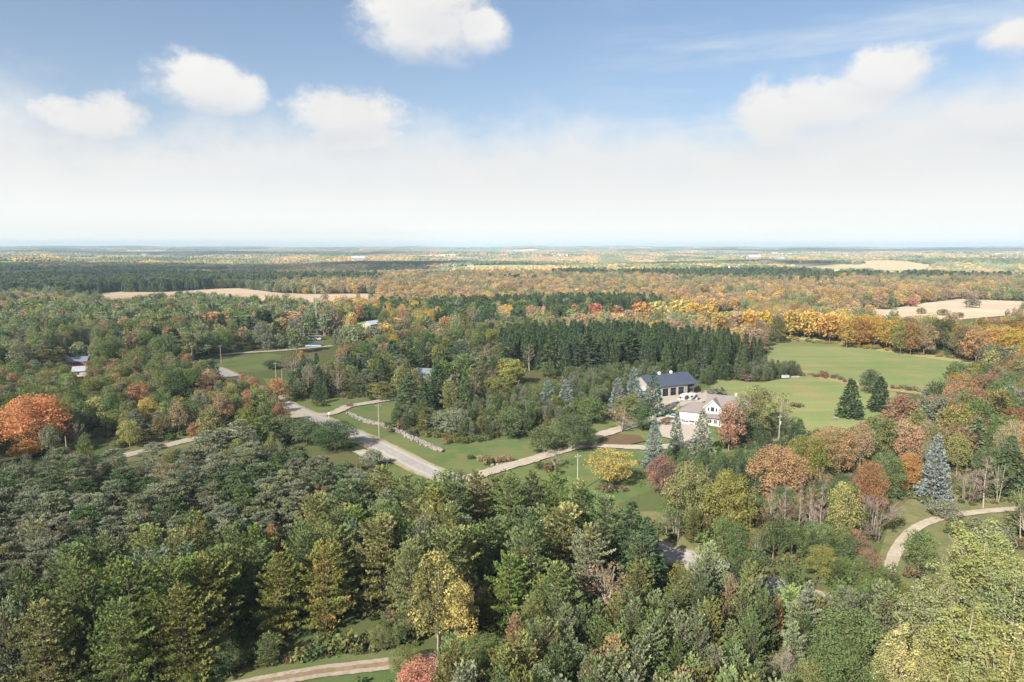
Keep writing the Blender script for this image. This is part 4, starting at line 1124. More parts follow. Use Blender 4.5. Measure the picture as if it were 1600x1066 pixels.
# back part
scatter([(-60, 480), (0, 478), (60, 462), (120, 470), (190, 465), (290, 455), (380, 462), (470, 468), (520, 476), (540, 500), (470, 510), (440, 525), (380, 535), (300, 545), (220, 535), (140, 545), (60, 550), (-60, 560)],
        16, .16, 7.0, {'poplar_tree': 2.2, 'maple_tree': 2, 'ash_tree': 2, 'oak_tree': 1.5, 'red_pine_tree': 1.4, 'spruce_tree': .8}, {'*': P_MIX, 'maple_tree': P_MIX + [('rust orange', 'olive green', 1.5), ('orange', 'tan', .6)], 'poplar_tree': [('pale green', 'olive green', 3), ('mid green', 'pale green', 2), ('grey-green', 'pale green', 2)], 'red_pine_tree': P_SCOTS, 'spruce_tree': P_SPR}, .9, .5)
for px_, py_, w_, c_ in [(95, 470, 40, 'pale green'), (150, 490, 44, 'pale green'), (268, 470, 46, 'olive green'), (190, 482, 40, 'pale green'), (15, 530, 44, 'pale green'), (60, 478, 40, 'olive green'), (305, 462, 40, 'pale green'), (350, 460, 38, 'grey-green')]:
    T_('poplar_tree', px_, py_, 17, w_, c_, 'pale green', None)
# behind the trailer: hardwoods with gold, then the dark conifer belt
scatter([(480, 478), (560, 470), (640, 468), (700, 480), (660, 495), (600, 495), (540, 497)], 14, .15, 7, {'maple_tree': 3, 'oak_tree': 1, 'poplar_tree': 1}, {'*': [('golden yellow', 'olive green', 2), ('yellow-green', 'olive green', 2), ('deep green', 'olive green', 2), ('orange', 'tan', 1)], 'oak_tree': [('deep green', 'dark green', 1)]}, .9, .5)
scatter([(590, 464), (700, 462), (840, 458), (960, 456), (1030, 458), (1040, 470), (940, 478), (860, 482), (760, 490), (680, 484), (600, 478)], 15, .12, 6.5, {'spruce_tree': 5, 'red_pine_tree': 2, 'oak_tree': 1}, {'*': P_SPR, 'oak_tree': P_MIX}, .95, .45)
scatter([(860, 485), (1000, 480), (1000, 490), (880, 497)], 9, .15, 6.5, {'maple_tree': 1, 'oak_tree': 1}, {'*': P_AUT}, 1, .5)
scatter([(1120, 484), (1200, 483), (1300, 486), (1400, 494), (1500, 500), (1620, 498), (1640, 508), (1500, 510), (1400, 502), (1300, 495), (1200, 492), (1120, 492)], 17.5, .08, 6.0, {'maple_tree': 1}, {'*': [('golden yellow', 'yellow', 3), ('golden yellow', 'olive green', 2), ('tan', 'orange', 1), ('yellow-green', 'golden yellow', 1.3)]}, 1.0, .42)
# hardwoods behind the golden row
scatter([(1110, 478), (1200, 466), (1290, 476), (1300, 486), (1230, 484), (1150, 484)], 12, .15, 7, {'maple_tree': 1, 'oak_tree': 1}, {'*': P_FARA}, 1, .5)
scatter([(1440, 500), (1520, 496), (1640, 492), (1660, 530), (1600, 550), (1540, 530), (1480, 520)], 13, .15, 6.5, {'maple_tree': 3, 'oak_tree': 1}, {'*': P_FARA}, 1, .5)
# wood on the right
scatter([(1380, 640), (1440, 605), (1490, 572), (1540, 560), (1640, 540), (1700, 640), (1640, 700), (1540, 690), (1490, 720), (1440, 700), (1400, 700), (1340, 690), (1300, 690), (1330, 665)],
        12.5, .18, 6.2, {'maple_tree': 5, 'oak_tree': 2, 'poplar_tree': .8, 'ash_tree': 1.2, 'white_pine_tree': .8}, {'*': P_AUT, 'poplar_tree': [('grey-green', 'pale green', 1)], 'white_pine_tree': P_PINE}, .95, .5, mottle=.3)
scatter([(1190, 730), (1240, 712), (1300, 712), (1360, 745), (1340, 800), (1260, 800), (1180, 790)], 8, .2, 5, {'ash_tree': 1, 'oak_tree': 1, 'sparse_tree': 1.2}, {'*': [('olive green', 'mid green', 1), ('deep green', 'olive green', 1), ('brown', 'tan', 1)]}, 1, .5)
scatter([(1150, 700), (1200, 690), (1200, 740), (1150, 735), (1060, 735)], 8, .2, 4, {'young_pine_tree': 1, 'spruce_tree': 1}, {'*': P_SPR}, 1, .45)
scatter([(1180, 660), (1220, 655), (1290, 670), (1290, 690), (1180, 700)], 6, .2, 4, {'young_pine_tree': 1, 'spruce_tree': .5}, {'*': P_SPR}, 1, .45)
scatter([(1560, 700), (1640, 690), (1660, 770), (1570, 770)], 12, .2, 6, {'spruce_tree': 1, 'maple_tree': 1, 'sparse_tree': 1}, {'*': P_MIX, 'spruce_tree': P_SPR}, 1, .5)
scatter([(1360, 830), (1400, 900), (1440, 905), (1430, 960), (1360, 940), (1300, 880)], 6, .2, 4, {'young_pine_tree': 2, 'ash_tree': 1}, {'*': P_PINE}, 1, .5)
# shrubs: field hedge, yard, verges
for _ in range(46):
    t = rng.random()
    px, py = 1238 + t * 215, 583 + t * 32 + rng.normal(0, 1.2)
    x, y = ray(px, py)
    add_tree('shrub', x, y, rng.uniform(.9, 2.2), rng.uniform(.8, 1.6), *[('brown', 'tan'), ('red-brown', 'brown'), ('grey-green', 'brown')][rng.integers(3)])
for _ in range(60):
    t = rng.random()
    px = 1200 + t * 330; py = 527 + (px - 1200) * .112 + rng.normal(0, .8)
    x, y = ray(px, py)
    add_tree('shrub', x, y, rng.uniform(1.2, 2.8), rng.uniform(1.2, 2.2), *[('yellow-green', 'olive green'), ('tan', 'golden yellow'), ('golden yellow', 'olive green'), ('golden yellow', 'tan')][rng.integers(4)])
for px, py, h, r, c, c2, lb in [(1286, 576 + 14, 3.4, 2.2, 'red-brown', 'rust orange', 'rounded red-brown shrub on the hedge bank across the meadow'), (1165, 596, 3.2, 3.2, 'red-brown', 'purple-brown', 'purplish shrub at the edge of the lawn behind the workshop'),
        (1120, 618, 3.6, 4.2, 'grey-green', 'olive green', 'wide low grey-green shrub between workshop and house'), (1062, 648, 3.6, 1.7, 'yellow-green', 'olive green', 'upright lime shrub at the garage corner'),
        (1244, 636, 1.6, 3.0, 'brown', 'purple-brown', 'flat brown heap of brush on the lower meadow'), (545, 636, 1.8, 1.6, 'red-brown', 'brown', 'low reddish shrub at the start of the stone row'), (628, 672, 3.4, 2.6, 'red-brown', 'brown', 'reddish brown shrub overhanging the stone row'),
        (1040, 664, 1.6, 2.2, 'brown', 'rust orange', 'brown planting beside the parked cars'), (596, 615, 1.6, 1.8, 'grey-green', 'pale green', 'grey shrub on the lawn behind the drooping tree')]:
    x, y = ray(px, py); add_tree('shrub', x, y, h, r, c, c2, lb)
for px, py in [(750, 722), (758, 723), (767, 724), (776, 724), (785, 722), (795, 722)]:
    x, y = ray(px, py); add_tree('shrub', x, y, 2.0, 1.3, 'tan', 'rust orange', None)
# the woods go on past both sides of the picture
n_seen = len(TREES)
scatter([(1660, 760), (1720, 560), (2150, 540), (2300, 1200), (1640, 1250), (1640, 1000)], 12, .25, 6.0, {'poplar_tree': 1, 'maple_tree': 2, 'oak_tree': 2, 'white_pine_tree': 2}, {'*': P_MIX, 'white_pine_tree': P_PINE, 'maple_tree': P_AUT}, 1, .5)
scatter([(-60, 480), (-520, 500), (-650, 1150), (-60, 1150), (-60, 970)], 13, .2, 6.0, {'maple_tree': 1, 'oak_tree': 2, 'white_pine_tree': 4}, {'*': P_MIX, 'white_pine_tree': P_PINE, 'maple_tree': P_AUT}, 1, .5)
for t in TREES[n_seen:]: t['beside'] = True
print('TREES', len(TREES))
# ------------------------------------------------------------------ trees become objects
NICE = {'white_pine_tree': ('pine', 'white pine'), 'young_pine_tree': ('young pine', 'young pine'), 'red_pine_tree': ('red pine', 'flat-tufted pine'), 'spruce_tree': ('spruce', 'spruce'), 'blue_spruce_tree': ('blue spruce', 'blue spruce'),
        'cedar_tree': ('cedar', 'columnar cedar'), 'maple_tree': ('maple', 'maple'), 'oak_tree': ('oak', 'round hardwood'), 'ash_tree': ('ash', 'upright hardwood'), 'poplar_tree': ('poplar', 'poplar'), 'birch_tree': ('birch', 'birch'),
        'locust_tree': ('locust', 'locust'), 'sparse_tree': ('thinning tree', 'thinning tree'), 'apple_tree': ('low tree', 'domed low tree'), 'shrub': ('shrub', 'shrub'), 'bare_tree': ('bare tree', 'leafless tree'), 'bare_shrub': ('bare shrub', 'leafless bush')}
MARKS = [(50, 660, 'big orange-red maple'), (278, 610, 'dark round oak'), (298, 560, 'tall pale poplar'), (118, 566, 'hidden metal roofs'), (455, 515, 'half orange maple'), (490, 528, 'parked trailer'), (432, 625, 'glowing orange maple'), (522, 685, 'largest dark roadside tree'),
         (600, 700, 'open stretch of road'), (592, 620, 'drooping olive tree'), (663, 610, 'blue-roofed house'), (730, 580, 'lime-sided pine'), (795, 585, 'bright yellow-green maple'), (827, 560, 'silver-grey bare tree'), (870, 620, 'pair of silvery spruces'),
         (921, 550, 'broad front spruce'), (1000, 600, 'silvery spruce trio'), (1060, 600, 'workshop'), (1110, 640, 'white house'), (1183, 650, 'lime-yellow birch'), (957, 735, 'golden locust tree'), (1080, 780, 'olive-tan maple'), (1250, 790, 'leafless trunks'), (1322, 800, 'upright lime tree'),
         (1218, 720, 'orange-tan maple'), (1332, 625, 'lone meadow spruce'), (1468, 730, 'great silvery spruce'), (1420, 840, 'curved track'), (1545, 900, 'giant yellow poplar'), (1325, 985, 'domed fresh green trees'), (680, 920, 'yellow-patched birch'), (656, 1050, 'small orange-red maple'),
         (592, 850, 'bronze-green pine'), (505, 885, 'rust-patched pine'), (880, 830, 'yellow-limbed pine'), (985, 830, 'large dark spruce'), (1050, 866, 'visible patch of road'), (945, 905, 'thin brownish tree'), (1214, 960, 'dead rust-brown pine'), (435, 920, 'open-crowned pine'), (500, 1055, 'gravel track'),
         (102, 692, 'short white pole'), (275, 695, 'gravel side road'), (706, 675, 'wide grey-green dome'), (1290, 555, 'big meadow'), (1394, 520, 'golden tree row'), (1060, 488, 'golden clump'), (570, 510, 'distant lit meadow'), (847, 486, 'red-roofed house'), (492, 480, 'lattice mast'), (1290, 485, 'distant white barn'),
         (250, 780, 'dark gap in the grey pines'), (60, 780, 'shadowed grey pines by the border'), (380, 760, 'brown gap in the grey pines'), (180, 900, 'lime sapling limbs'), (60, 950, 'dark hollow at the border'), (330, 900, 'red speck in the pine front')]
MARKS = [m_ for m_ in MARKS if not m_[2].startswith(('dark gap', 'brown gap', 'shadowed', 'lime sapling', 'dark hollow', 'red speck'))]
ORD = ['nearest', 'second', 'third', 'fourth', 'fifth', 'sixth', 'seventh', 'eighth', 'ninth', 'tenth', 'eleventh', 'twelfth', 'thirteenth', 'fourteenth', 'fifteenth', 'sixteenth', 'seventeenth', 'eighteenth', 'nineteenth', 'twentieth', 'twenty-first', 'twenty-second', 'twenty-third', 'twenty-fourth', 'twenty-fifth', 'twenty-sixth', 'twenty-seventh', 'twenty-eighth', 'twenty-ninth', 'thirtieth', 'thirty-first', 'thirty-second', 'thirty-third', 'thirty-fourth', 'thirty-fifth', 'thirty-sixth']
AREAS = [(-999, 999999, 'wood')]
for t in TREES:
    t['u'], t['v'], t['dep'] = project(t['x'], t['y'], t['h'] * .8)
    t['size'] = t['h'] * FPX / t['dep']
TREES = [t for t in TREES if t.get('beside') or (-130 < t['u'] < 1730 and t['v'] < 1150 and t['dep'] > 20)]
LIMIT = {k: 290 for k in SHAPES}
bykind = {}
single, mass = [], []
for t in TREES:
    if t.get('beside'): mass.append(t)
    else: bykind.setdefault(t['kind'], []).append(t)
for k, L in bykind.items():
    L.sort(key=lambda t: (t['label'] is None, -(t['size'] if (-10 < t['u'] < 1610 and t['v'] < 1066) else t['size'] * .2)))
    n = LIMIT.get(k, 290)
    single += L[:n]; mass += L[n:]
    print(k, len(L))
used = {}
def auto_label(t):
    best = min(MARKS, key=lambda m_: (m_[0] - t['u']) ** 2 + 2.2 * (m_[1] - t['v']) ** 2)
    dx, dy = t['u'] - best[0], t['v'] - best[1]
    ang = math.degrees(math.atan2(-dy, dx)) % 360
    dirs = ['right of', 'right of and beyond', 'straight beyond', 'left of and beyond', 'left of', 'left of and in front of', 'straight in front of', 'right of and in front of']
    dr = dirs[int(((ang + 22.5) % 360) // 45)]
    t['lk'] = (t['c'], NICE[t['kind']][1], dr, best[2])
    t['ld'] = math.hypot(dx, dy)
    used.setdefault(t['lk'], []).append(t)
for t in single:
    if t['label'] is None: auto_label(t)
for k, L in used.items():
    L.sort(key=lambda t: t['ld'])
    c, nm, dr, mk = k
    for i, t in enumerate(L):
        if len(L) == 1: t['label'] = f'{c} {nm} {dr} the {mk}'
        elif i < len(ORD): t['label'] = f'{ORD[i]} {c} {nm} {dr} the {mk}'
        else: t['label'] = f'one of the farther {c} {nm}s {dr} the {mk}'
seen = set()
for t in single:
    if t['label'] in seen: t['label'] += ', slightly smaller'
    seen.add(t['label'])
    if len(t['label'].split()) > 16: t['label'] = t['label'].replace(' and beyond', ' beyond').replace('one of the farther ', 'farther ').replace(', slightly smaller', ', smaller')
GROUPS = {'white_pine_tree': 'white pines of the woods', 'young_pine_tree': 'young pines of the plantation', 'red_pine_tree': 'grey flat-tufted pines', 'spruce_tree': 'dark spruces', 'blue_spruce_tree': 'silvery spruces round the yard', 'maple_tree': 'maples in autumn colour',
          'oak_tree': 'round-crowned hardwoods', 'ash_tree': 'upright hardwoods', 'poplar_tree': 'poplars', 'birch_tree': 'birches', 'sparse_tree': 'thinning trees', 'apple_tree': 'low domed trees', 'shrub': 'shrubs of hedge and yard', 'bare_tree': 'leafless trees', 'bare_shrub': 'leafless bushes', 'cedar_tree': 'small cedars', 'locust_tree': 'locust trees'}
def col3(c): return PAL[c]
def jitter(c, a=.16):
    k = rng.uniform(1 - a, 1 + a); return tuple(float(v * k * rng.uniform(.95, 1.05)) for v in c)
def paint(o, a, b_):
    o.color = (*a, 1); o['tint_two'] = b_
for t in single:
    kd = t['kind']; gh = float(height(t['x'], t['y']))
    if kd.startswith('bare'):
        v = {'bare_tree': [0, 1, 3][rng.integers(3)], 'bare_shrub': 2}[kd]
        if 'trunk' in (t['label'] or ''): v = 1
        H, R, cr, tk, jn = proto_bare(v)
        sc = (t['r'] / R, t['r'] / R, t['h'] / H)
        root = bpy.data.objects.new(kd, None); COL.objects.link(root)
        root.location = (t['x'], t['y'], gh); root.rotation_euler.z = t['rot']; root.scale = sc
        link('crown', cr, root); link('trunk', tk, root)
        setp(root, t['label'], NICE[kd][0], GROUPS[kd]); continue
    H, R = SHAPES[kd][:2]
    lod = 0 if t['dep'] < 185 or (t['r'] * FPX / t['dep'] > 38) else 1 if t['dep'] < 430 else 2
    sc = (t['r'] / R, t['r'] / R, t['h'] / H)
    if kd in ('white_pine_tree', 'red_pine_tree'): t['boost'] = 1.22
    c1 = jitter(col3(t['c'])); c2 = jitter(col3(t['c2'] if t['c2'] else t['c']))
    if 'boost' in t: c1 = tuple(v * t['boost'] for v in c1); c2 = tuple(v * t['boost'] for v in c2)
    if lod < 2 and kd != 'shrub':
        P = proto(kd, lod); cr, tk = P[rng.integers(len(P))]
        root = bpy.data.objects.new(kd, None); COL.objects.link(root)
        root.location = (t['x'], t['y'], gh); root.scale = sc
        root.rotation_euler = (rng.normal(0, .02), rng.normal(0, .02), t['rot'])
        co = link('crown', cr, root); paint(co, c1, c2)
        link('trunk', tk, root)
    else:
        P = proto(kd, max(lod, 1), joined=True)
        root = link(kd, P[rng.integers(len(P))][0])
        root.location = (t['x'], t['y'], gh); root.scale = sc; root.rotation_euler.z = t['rot']
        paint(root, c1, c2)
    setp(root, t['label'], NICE[kd][0], GROUPS[kd])
print('single', len(single), 'mass', len(mass))

# ------------------------------------------------------------------ masses of trees nobody could count, by geometry nodes
def scatter_object(name, pts, rot, scl, idx, tint, tint2, sources):
    """pts (n,3), rot (n,) about z, scl (n,3), idx (n,), tint (n,3)"""
    n = len(pts)
    me = bpy.data.meshes.new(name)
    me.vertices.add(n); me.vertices.foreach_set('co', np.asarray(pts, np.float32).ravel())
    rv = np.zeros((n, 3), np.float32); rv[:, 2] = rot
    for nm, typ, data, key in [('rot', 'FLOAT_VECTOR', rv, 'vector'), ('scl', 'FLOAT_VECTOR', np.asarray(scl, np.float32), 'vector'), ('idx', 'INT', np.asarray(idx, np.int32), 'value'),
                               ('tint', 'FLOAT_COLOR', np.c_[tint, np.ones(n)].astype(np.float32), 'color'), ('tint_two', 'FLOAT_COLOR', np.c_[tint2, np.ones(n)].astype(np.float32), 'color')]:
        a = me.attributes.new(nm, typ, 'POINT'); a.data.foreach_set(key, data.ravel())
    o = link(name, me)
    c = bpy.data.collections.new(name + '_kinds')
    for i, m_ in enumerate(sources):
        s_ = bpy.data.objects.new('%02d_%s' % (i, name), m_); c.objects.link(s_)
    ng = bpy.data.node_groups.new(name, 'GeometryNodeTree')
    ng.interface.new_socket('Geometry', in_out='INPUT', socket_type='NodeSocketGeometry')
    ng.interface.new_socket('Geometry', in_out='OUTPUT', socket_type='NodeSocketGeometry')
    N = ng.nodes; Lk = ng.links
    gi = N.new('NodeGroupInput'); go = N.new('NodeGroupOutput')
    ci = N.new('GeometryNodeCollectionInfo'); ci.inputs['Collection'].default_value = c; ci.inputs['Separate Children'].default_value = True; ci.inputs['Reset Children'].default_value = True
    ip = N.new('GeometryNodeInstanceOnPoints'); ip.inputs['Pick Instance'].default_value = True
    def na(nm, typ):
        q_ = N.new('GeometryNodeInputNamedAttribute'); q_.data_type = typ; q_.inputs[0].default_value = nm
        return q_.outputs[0]
    Lk.new(gi.outputs[0], ip.inputs['Points']); Lk.new(ci.outputs[0], ip.inputs['Instance'])
    Lk.new(na('idx', 'INT'), ip.inputs['Instance Index'])
    e2r = N.new('FunctionNodeEulerToRotation'); Lk.new(na('rot', 'FLOAT_VECTOR'), e2r.inputs[0]); Lk.new(e2r.outputs[0], ip.inputs['Rotation'])
    Lk.new(na('scl', 'FLOAT_VECTOR'), ip.inputs['Scale'])
    Lk.new(ip.outputs[0], go.inputs[0])
    md = o.modifiers.new('spread', 'NODES'); md.node_group = ng
    return o

# (a) trees past the first few hundred of their kind
kl = sorted({t['kind'] for t in mass if not t['kind'].startswith('bare')})
if kl:
    src = []; start = {}
    for k in kl:
        start[k] = len(src)
        src += [p[0] for p in proto(k, 1, 'INSTANCER', True)]
    ms = [t for t in mass if t['kind'] in start]
    P = np.array([[t['x'], t['y'], float(height(t['x'], t['y']))] for t in ms])
    o = scatter_object('woodland', P, [t['rot'] for t in ms], [(t['r'] / SHAPES[t['kind']][1],) * 2 + (t['h'] / SHAPES[t['kind']][0],) for t in ms],
                   [start[t['kind']] + rng.integers(NVAR[1] if t['kind'] != 'shrub' else 2) for t in ms], [jitter(col3(t['c'])) for t in ms], [jitter(col3(t['c2'])) for t in ms], src)
    setp(o, 'young pines and hardwoods filling in behind the trees that can be told apart', 'woodland', kind='stuff')

# (b) undergrowth on the woodland floor
und = []
occ = np.array([[t['x'], t['y'], t['r']] for t in TREES if t['dep'] < 420])
cells = {(int(x // 7), int(y // 7)) for x, y, r in occ}
for (i, j) in cells:
    for _ in range(9):
        x = (i + rng.random()) * 7; y = (j + rng.random()) * 7
        if blocked(x, y, 2.0, 1.0, 1.5): continue
        und.append((x, y))
und = np.array(und)
n = len(und)
uc = [PAL[c] for c in ('olive green', 'deep green', 'mid green', 'brown', 'olive green', 'deep green')]
ci_ = rng.integers(0, len(uc), n)
us = rng.uniform(.35, .9, n)
o = scatter_object('undergrowth', np.c_[und, np.zeros(n)], rng.uniform(0, 6.28, n), np.c_[us * 1.3, us * 1.3, us], rng.integers(0, 2, n), np.array(uc)[ci_] * .8, np.array(uc)[(ci_ + 1) % 6] * .9, [p[0] for p in proto('shrub', 1, 'INSTANCER', True)])
setp(o, 'low undergrowth of seedlings and brush covering the woodland floor', 'undergrowth', kind='stuff')
print('undergrowth', n)

# (c) the forest beyond, to the horizon
def stand(x, y):
    """what grows where in the distance: smooth fields of value"""
    a = np.sin(x / 310 + 1.1 * np.sin(y / 520 + .7)) * np.cos(y / 260 + .8 * np.sin(x / 430))
    b_ = np.sin(x / 97 + y / 150 + 2 * a) * np.sin(y / 83 - x / 210 + 1)
    return a, b_
FARC = [PAL[c] for c in ('tan', 'orange', 'golden yellow', 'olive green', 'pale green', 'yellow-green', 'rust orange', 'deep green', 'mid green', 'blue-green', 'brown', 'grey-green')]
def far_ring(r0, r1, spc, amax, blobs_h, skip_near=True):
    pts = []; 
    y = -200.0
    ys = np.arange(-0, r1, spc * .88)
    out_ = []
    for k, yy in enumerate(ys):
        xm = min(r1, max(60, yy * math.tan(amax) + 120))
        xs = np.arange(-xm, xm, spc) + (k % 2) * spc / 2
        X_ = xs + rng.uniform(-.4, .4, len(xs)) * spc; Y_ = np.full(len(xs), yy) + rng.uniform(-.4, .4, len(xs)) * spc
        r = np.hypot(X_, Y_)
        ok = (r >= r0) & (r < r1)
        out_.append(np.c_[X_[ok], Y_[ok]])
    return np.concatenate(out_)
FIELDP = [(P, m_) for P, m_ in POLYS if P[:, 1].max() > 380]
def in_poly_np(pts, P):
    x, y = pts[:, 0], pts[:, 1]; c = np.zeros(len(pts), bool); j = len(P) - 1
    for i in range(len(P)):
        xi, yi = P[i]; xj, yj = P[j]
        with np.errstate(divide='ignore', invalid='ignore'):
            c ^= ((yi > y) != (yj > y)) & (x < (xj - xi) * (y - yi) / (yj - yi + 1e-12) + xi)
        j = i
    return c
def clear_fields(pts):
    keep = np.ones(len(pts), bool)
    for P, m_ in FIELDP: keep &= ~in_poly_np(pts, P)
    for P, w in RIB:
        if P[:, 1].max() > 380:
            dd = np.min((pts[:, None, 0] - P[None, ::3, 0]) ** 2 + (pts[:, None, 1] - P[None, ::3, 1]) ** 2, axis=1)
            keep &= dd > (w + 3) ** 2
    for (bx, by, br) in BUILT: keep &= (pts[:, 0] - bx) ** 2 + (pts[:, 1] - by) ** 2 > (br + 5) ** 2
    return pts[keep]
def hidden_sight(pts, h, r):
    """leave out trees that would stand in front of the far fields"""
    keep = np.ones(len(pts), bool)
    c, s_ = math.cos(PITCH), math.sin(PITCH)
    gh = height(pts[:, 0], pts[:, 1])
    dz = gh + h - EYE
    dep = pts[:, 1] * c - dz * s_
    u = 800 + FPX * pts[:, 0] / dep; vt = 533 - FPX * (pts[:, 1] * s_ + dz * c) / dep
    dz0 = gh - EYE; dep0 = pts[:, 1] * c - dz0 * s_
    vb = 533 - FPX * (pts[:, 1] * s_ + dz0 * c) / dep0
    for poly in SIGHT:
        P = np.array(poly)
        # the crown tip or its middle lies on the field in the photo
        for f in (0.05, .35, .65):
            keep &= ~in_poly_np(np.c_[u, vt + (vb - vt) * f], P)
    return pts[keep], None
SIGHT = [[(150, 474), (175, 460), (250, 459), (372, 453), (440, 460), (590, 461), (590, 466), (480, 466), (200, 472)], [(1335, 488), (1345, 484), (1400, 483), (1500, 470), (1600, 473), (1600, 490), (1500, 497), (1440, 497)],
         [(1232, 416), (1232, 412), (1345, 415), (1350, 409), (1390, 408), (1455, 417), (1455, 421), (1395, 422), (1340, 418), (1300, 419)], [(545, 513), (550, 505), (600, 503), (596, 513)], [(1125, 503), (1130, 492), (1150, 491), (1150, 503)],
         [(880, 497), (905, 494), (925, 494), (925, 498)], [(1205, 527), (1500, 565), (1400, 600), (1250, 575)], [(470, 524), (530, 528), (520, 540), (470, 542)]]
def far_tints(pts, r, warm):
    a, b_ = stand(pts[:, 0], pts[:, 1])
    n = len(pts)
    L_ = np.maximum(1.0, np.hypot(pts[:, 0], pts[:, 1]) / 1400)
    x_, y_ = pts[:, 0] / L_ ** .4, pts[:, 1] / L_ ** .9
    s1 = np.sin(x_ / 41 + 1.9 * np.sin(y_ / 57)) * np.cos(y_ / 47 + 1.3 * np.sin(x_ / 73))
    s2 = np.sin(x_ / 19 + 2 * s1) * np.sin(y_ / 23 + 1.5 * np.sin(x_ / 31))
    con = (a + .4 * b_ + .25 * s1 + rng.normal(0, .10, n)) > .50           # conifer stands
    q_ = .5 + .30 * s1 + .16 * s2 + rng.normal(0, .10, n) + .14 * (warm - .6) - .12 * a
    order = np.array([7, 8, 3, 11, 3, 4, 5, 0, 2, 0, 2, 0, 1])
    idx = np.where(con, rng.choice([7, 9, 7, 8], n), order[np.clip((q_ * len(order)).astype(int), 0, len(order) - 1)])
    fc = np.array(FARC); fc = fc * .78 + fc.mean(axis=1, keepdims=True) * .22
    t1 = fc[idx] * rng.uniform(.8, 1.25, n)[:, None]
    return t1, t1 * np.array([1.12, .98, .9]), con
# ring 1: single trees
def warm_of(pts):
    az = np.arctan2(pts[:, 0], pts[:, 1])
    return np.clip(.25 + .75 * sstep(-.36, -.12, az), 0, 1)
# where the near wood was laid out already
occg = {}
for t in TREES: occg[(int(t['x'] // 12), int(t['y'] // 12))] = 1
p1 = clear_fields(far_ring(330, 1500, 9.2, math.radians(41), 12))
near = np.array([(int(x // 12), int(y // 12)) in occg for x, y in p1]) | (np.hypot(p1[:, 0], p1[:, 1]) < 400 - 0 * p1[:, 0])
p1 = p1[~near]
p1, _ = hidden_sight(p1, 12, 5)
t1, t2, con = far_tints(p1, 0, warm_of(p1))
n = len(p1)
src1 = [p[0] for p in proto('maple_tree', 2, 'INSTANCER', True)] + [p[0] for p in proto('oak_tree', 2, 'INSTANCER', True)] + [p[0] for p in proto('spruce_tree', 2, 'INSTANCER', True)] + [p[0] for p in proto('poplar_tree', 2, 'INSTANCER', True)]
ix = np.where(con, rng.choice([4, 5], n), rng.choice([0, 1, 2, 3, 0, 1, 2, 3, 6, 7], n))
hh = rng.uniform(.7, 1.05, n)
o = scatter_object('forest', np.c_[p1, height(p1[:, 0], p1[:, 1]) - .5], rng.uniform(0, 6.28, n), np.c_[hh * rng.uniform(.95, 1.3, n), hh * rng.uniform(.95, 1.3, n), hh], ix, t1, t2, src1)
setp(o, 'autumn forest of orange, green and tan crowns beyond the fields', 'forest', kind='stuff')
print('forest ring 1', n)
# ring 2 and 3: lumps of canopy, several crowns each
def patch_mesh(name, rg, n, size, h, sub=1):
    Vs = []; Fs = []; T_2 = []; o_ = 0
    for i in range(n):
        an = rg.uniform(0, 6.28); d_ = size * math.sqrt(rg.random()) * .5
        V, F = far_blob(rg, h * rg.uniform(.7, 1.15), h * rg.uniform(.32, .5), rg.random() < .25)
        V = V + np.array([math.cos(an) * d_, math.sin(an) * d_, -h * .15])
        Vs.append(V); Fs += [[a + o_ for a in f] for f in F]; o_ += len(V)
        T_2.append(np.clip(np.full(len(V), rg.random()) + rg.normal(0, .12, len(V)), 0, 1))
    return npmesh(name, np.concatenate(Vs), np.array(Fs), MLEAF['INSTANCER'], np.concatenate(T_2))
rgp = np.random.default_rng(99)
src2 = [patch_mesh('far_crowns', rgp, 5, 26, 12.0) for _ in range(6)]
src3 = [patch_mesh('far_canopy', rgp, 9, 80, 15.0) for _ in range(6)]
def patches(name, r0, r1, sp, src, label, hz):
    p = clear_fields(far_ring(r0, r1, sp, math.radians(40), 12))
    # random openings: far fields as slim gaps
    a, b_ = stand(p[:, 0] * .9 + 400, p[:, 1] * .55)
    gap = (np.sin(p[:, 0] / 380 + 2 * np.sin(p[:, 1] / 900)) * np.sin(p[:, 1] / 310 + .6 * a) > .52)
    p = p[~gap]
    p, _ = hidden_sight(p, hz, 10)
    t1, t2, con = far_tints(p, 0, warm_of(p))
    n = len(p); s_ = rng.uniform(.8, 1.2, n)
    o = scatter_object(name, np.c_[p, height(p[:, 0], p[:, 1])], rng.uniform(0, 6.28, n), np.c_[s_ * 1.1, s_ * 1.1, s_], rng.integers(0, len(src), n), t1, t2, src)
    setp(o, label, 'forest', kind='stuff'); print(name, n)
patches('forest', 1500, 4200, 22, src2, 'farther forest of mixed crowns in bands of gold and blue-green', 12)
patches('forest', 4200, 15500, 70, src3, 'farthest hazy forest that covers the hills on the horizon', 15)
M_STRAW_GROUND = None
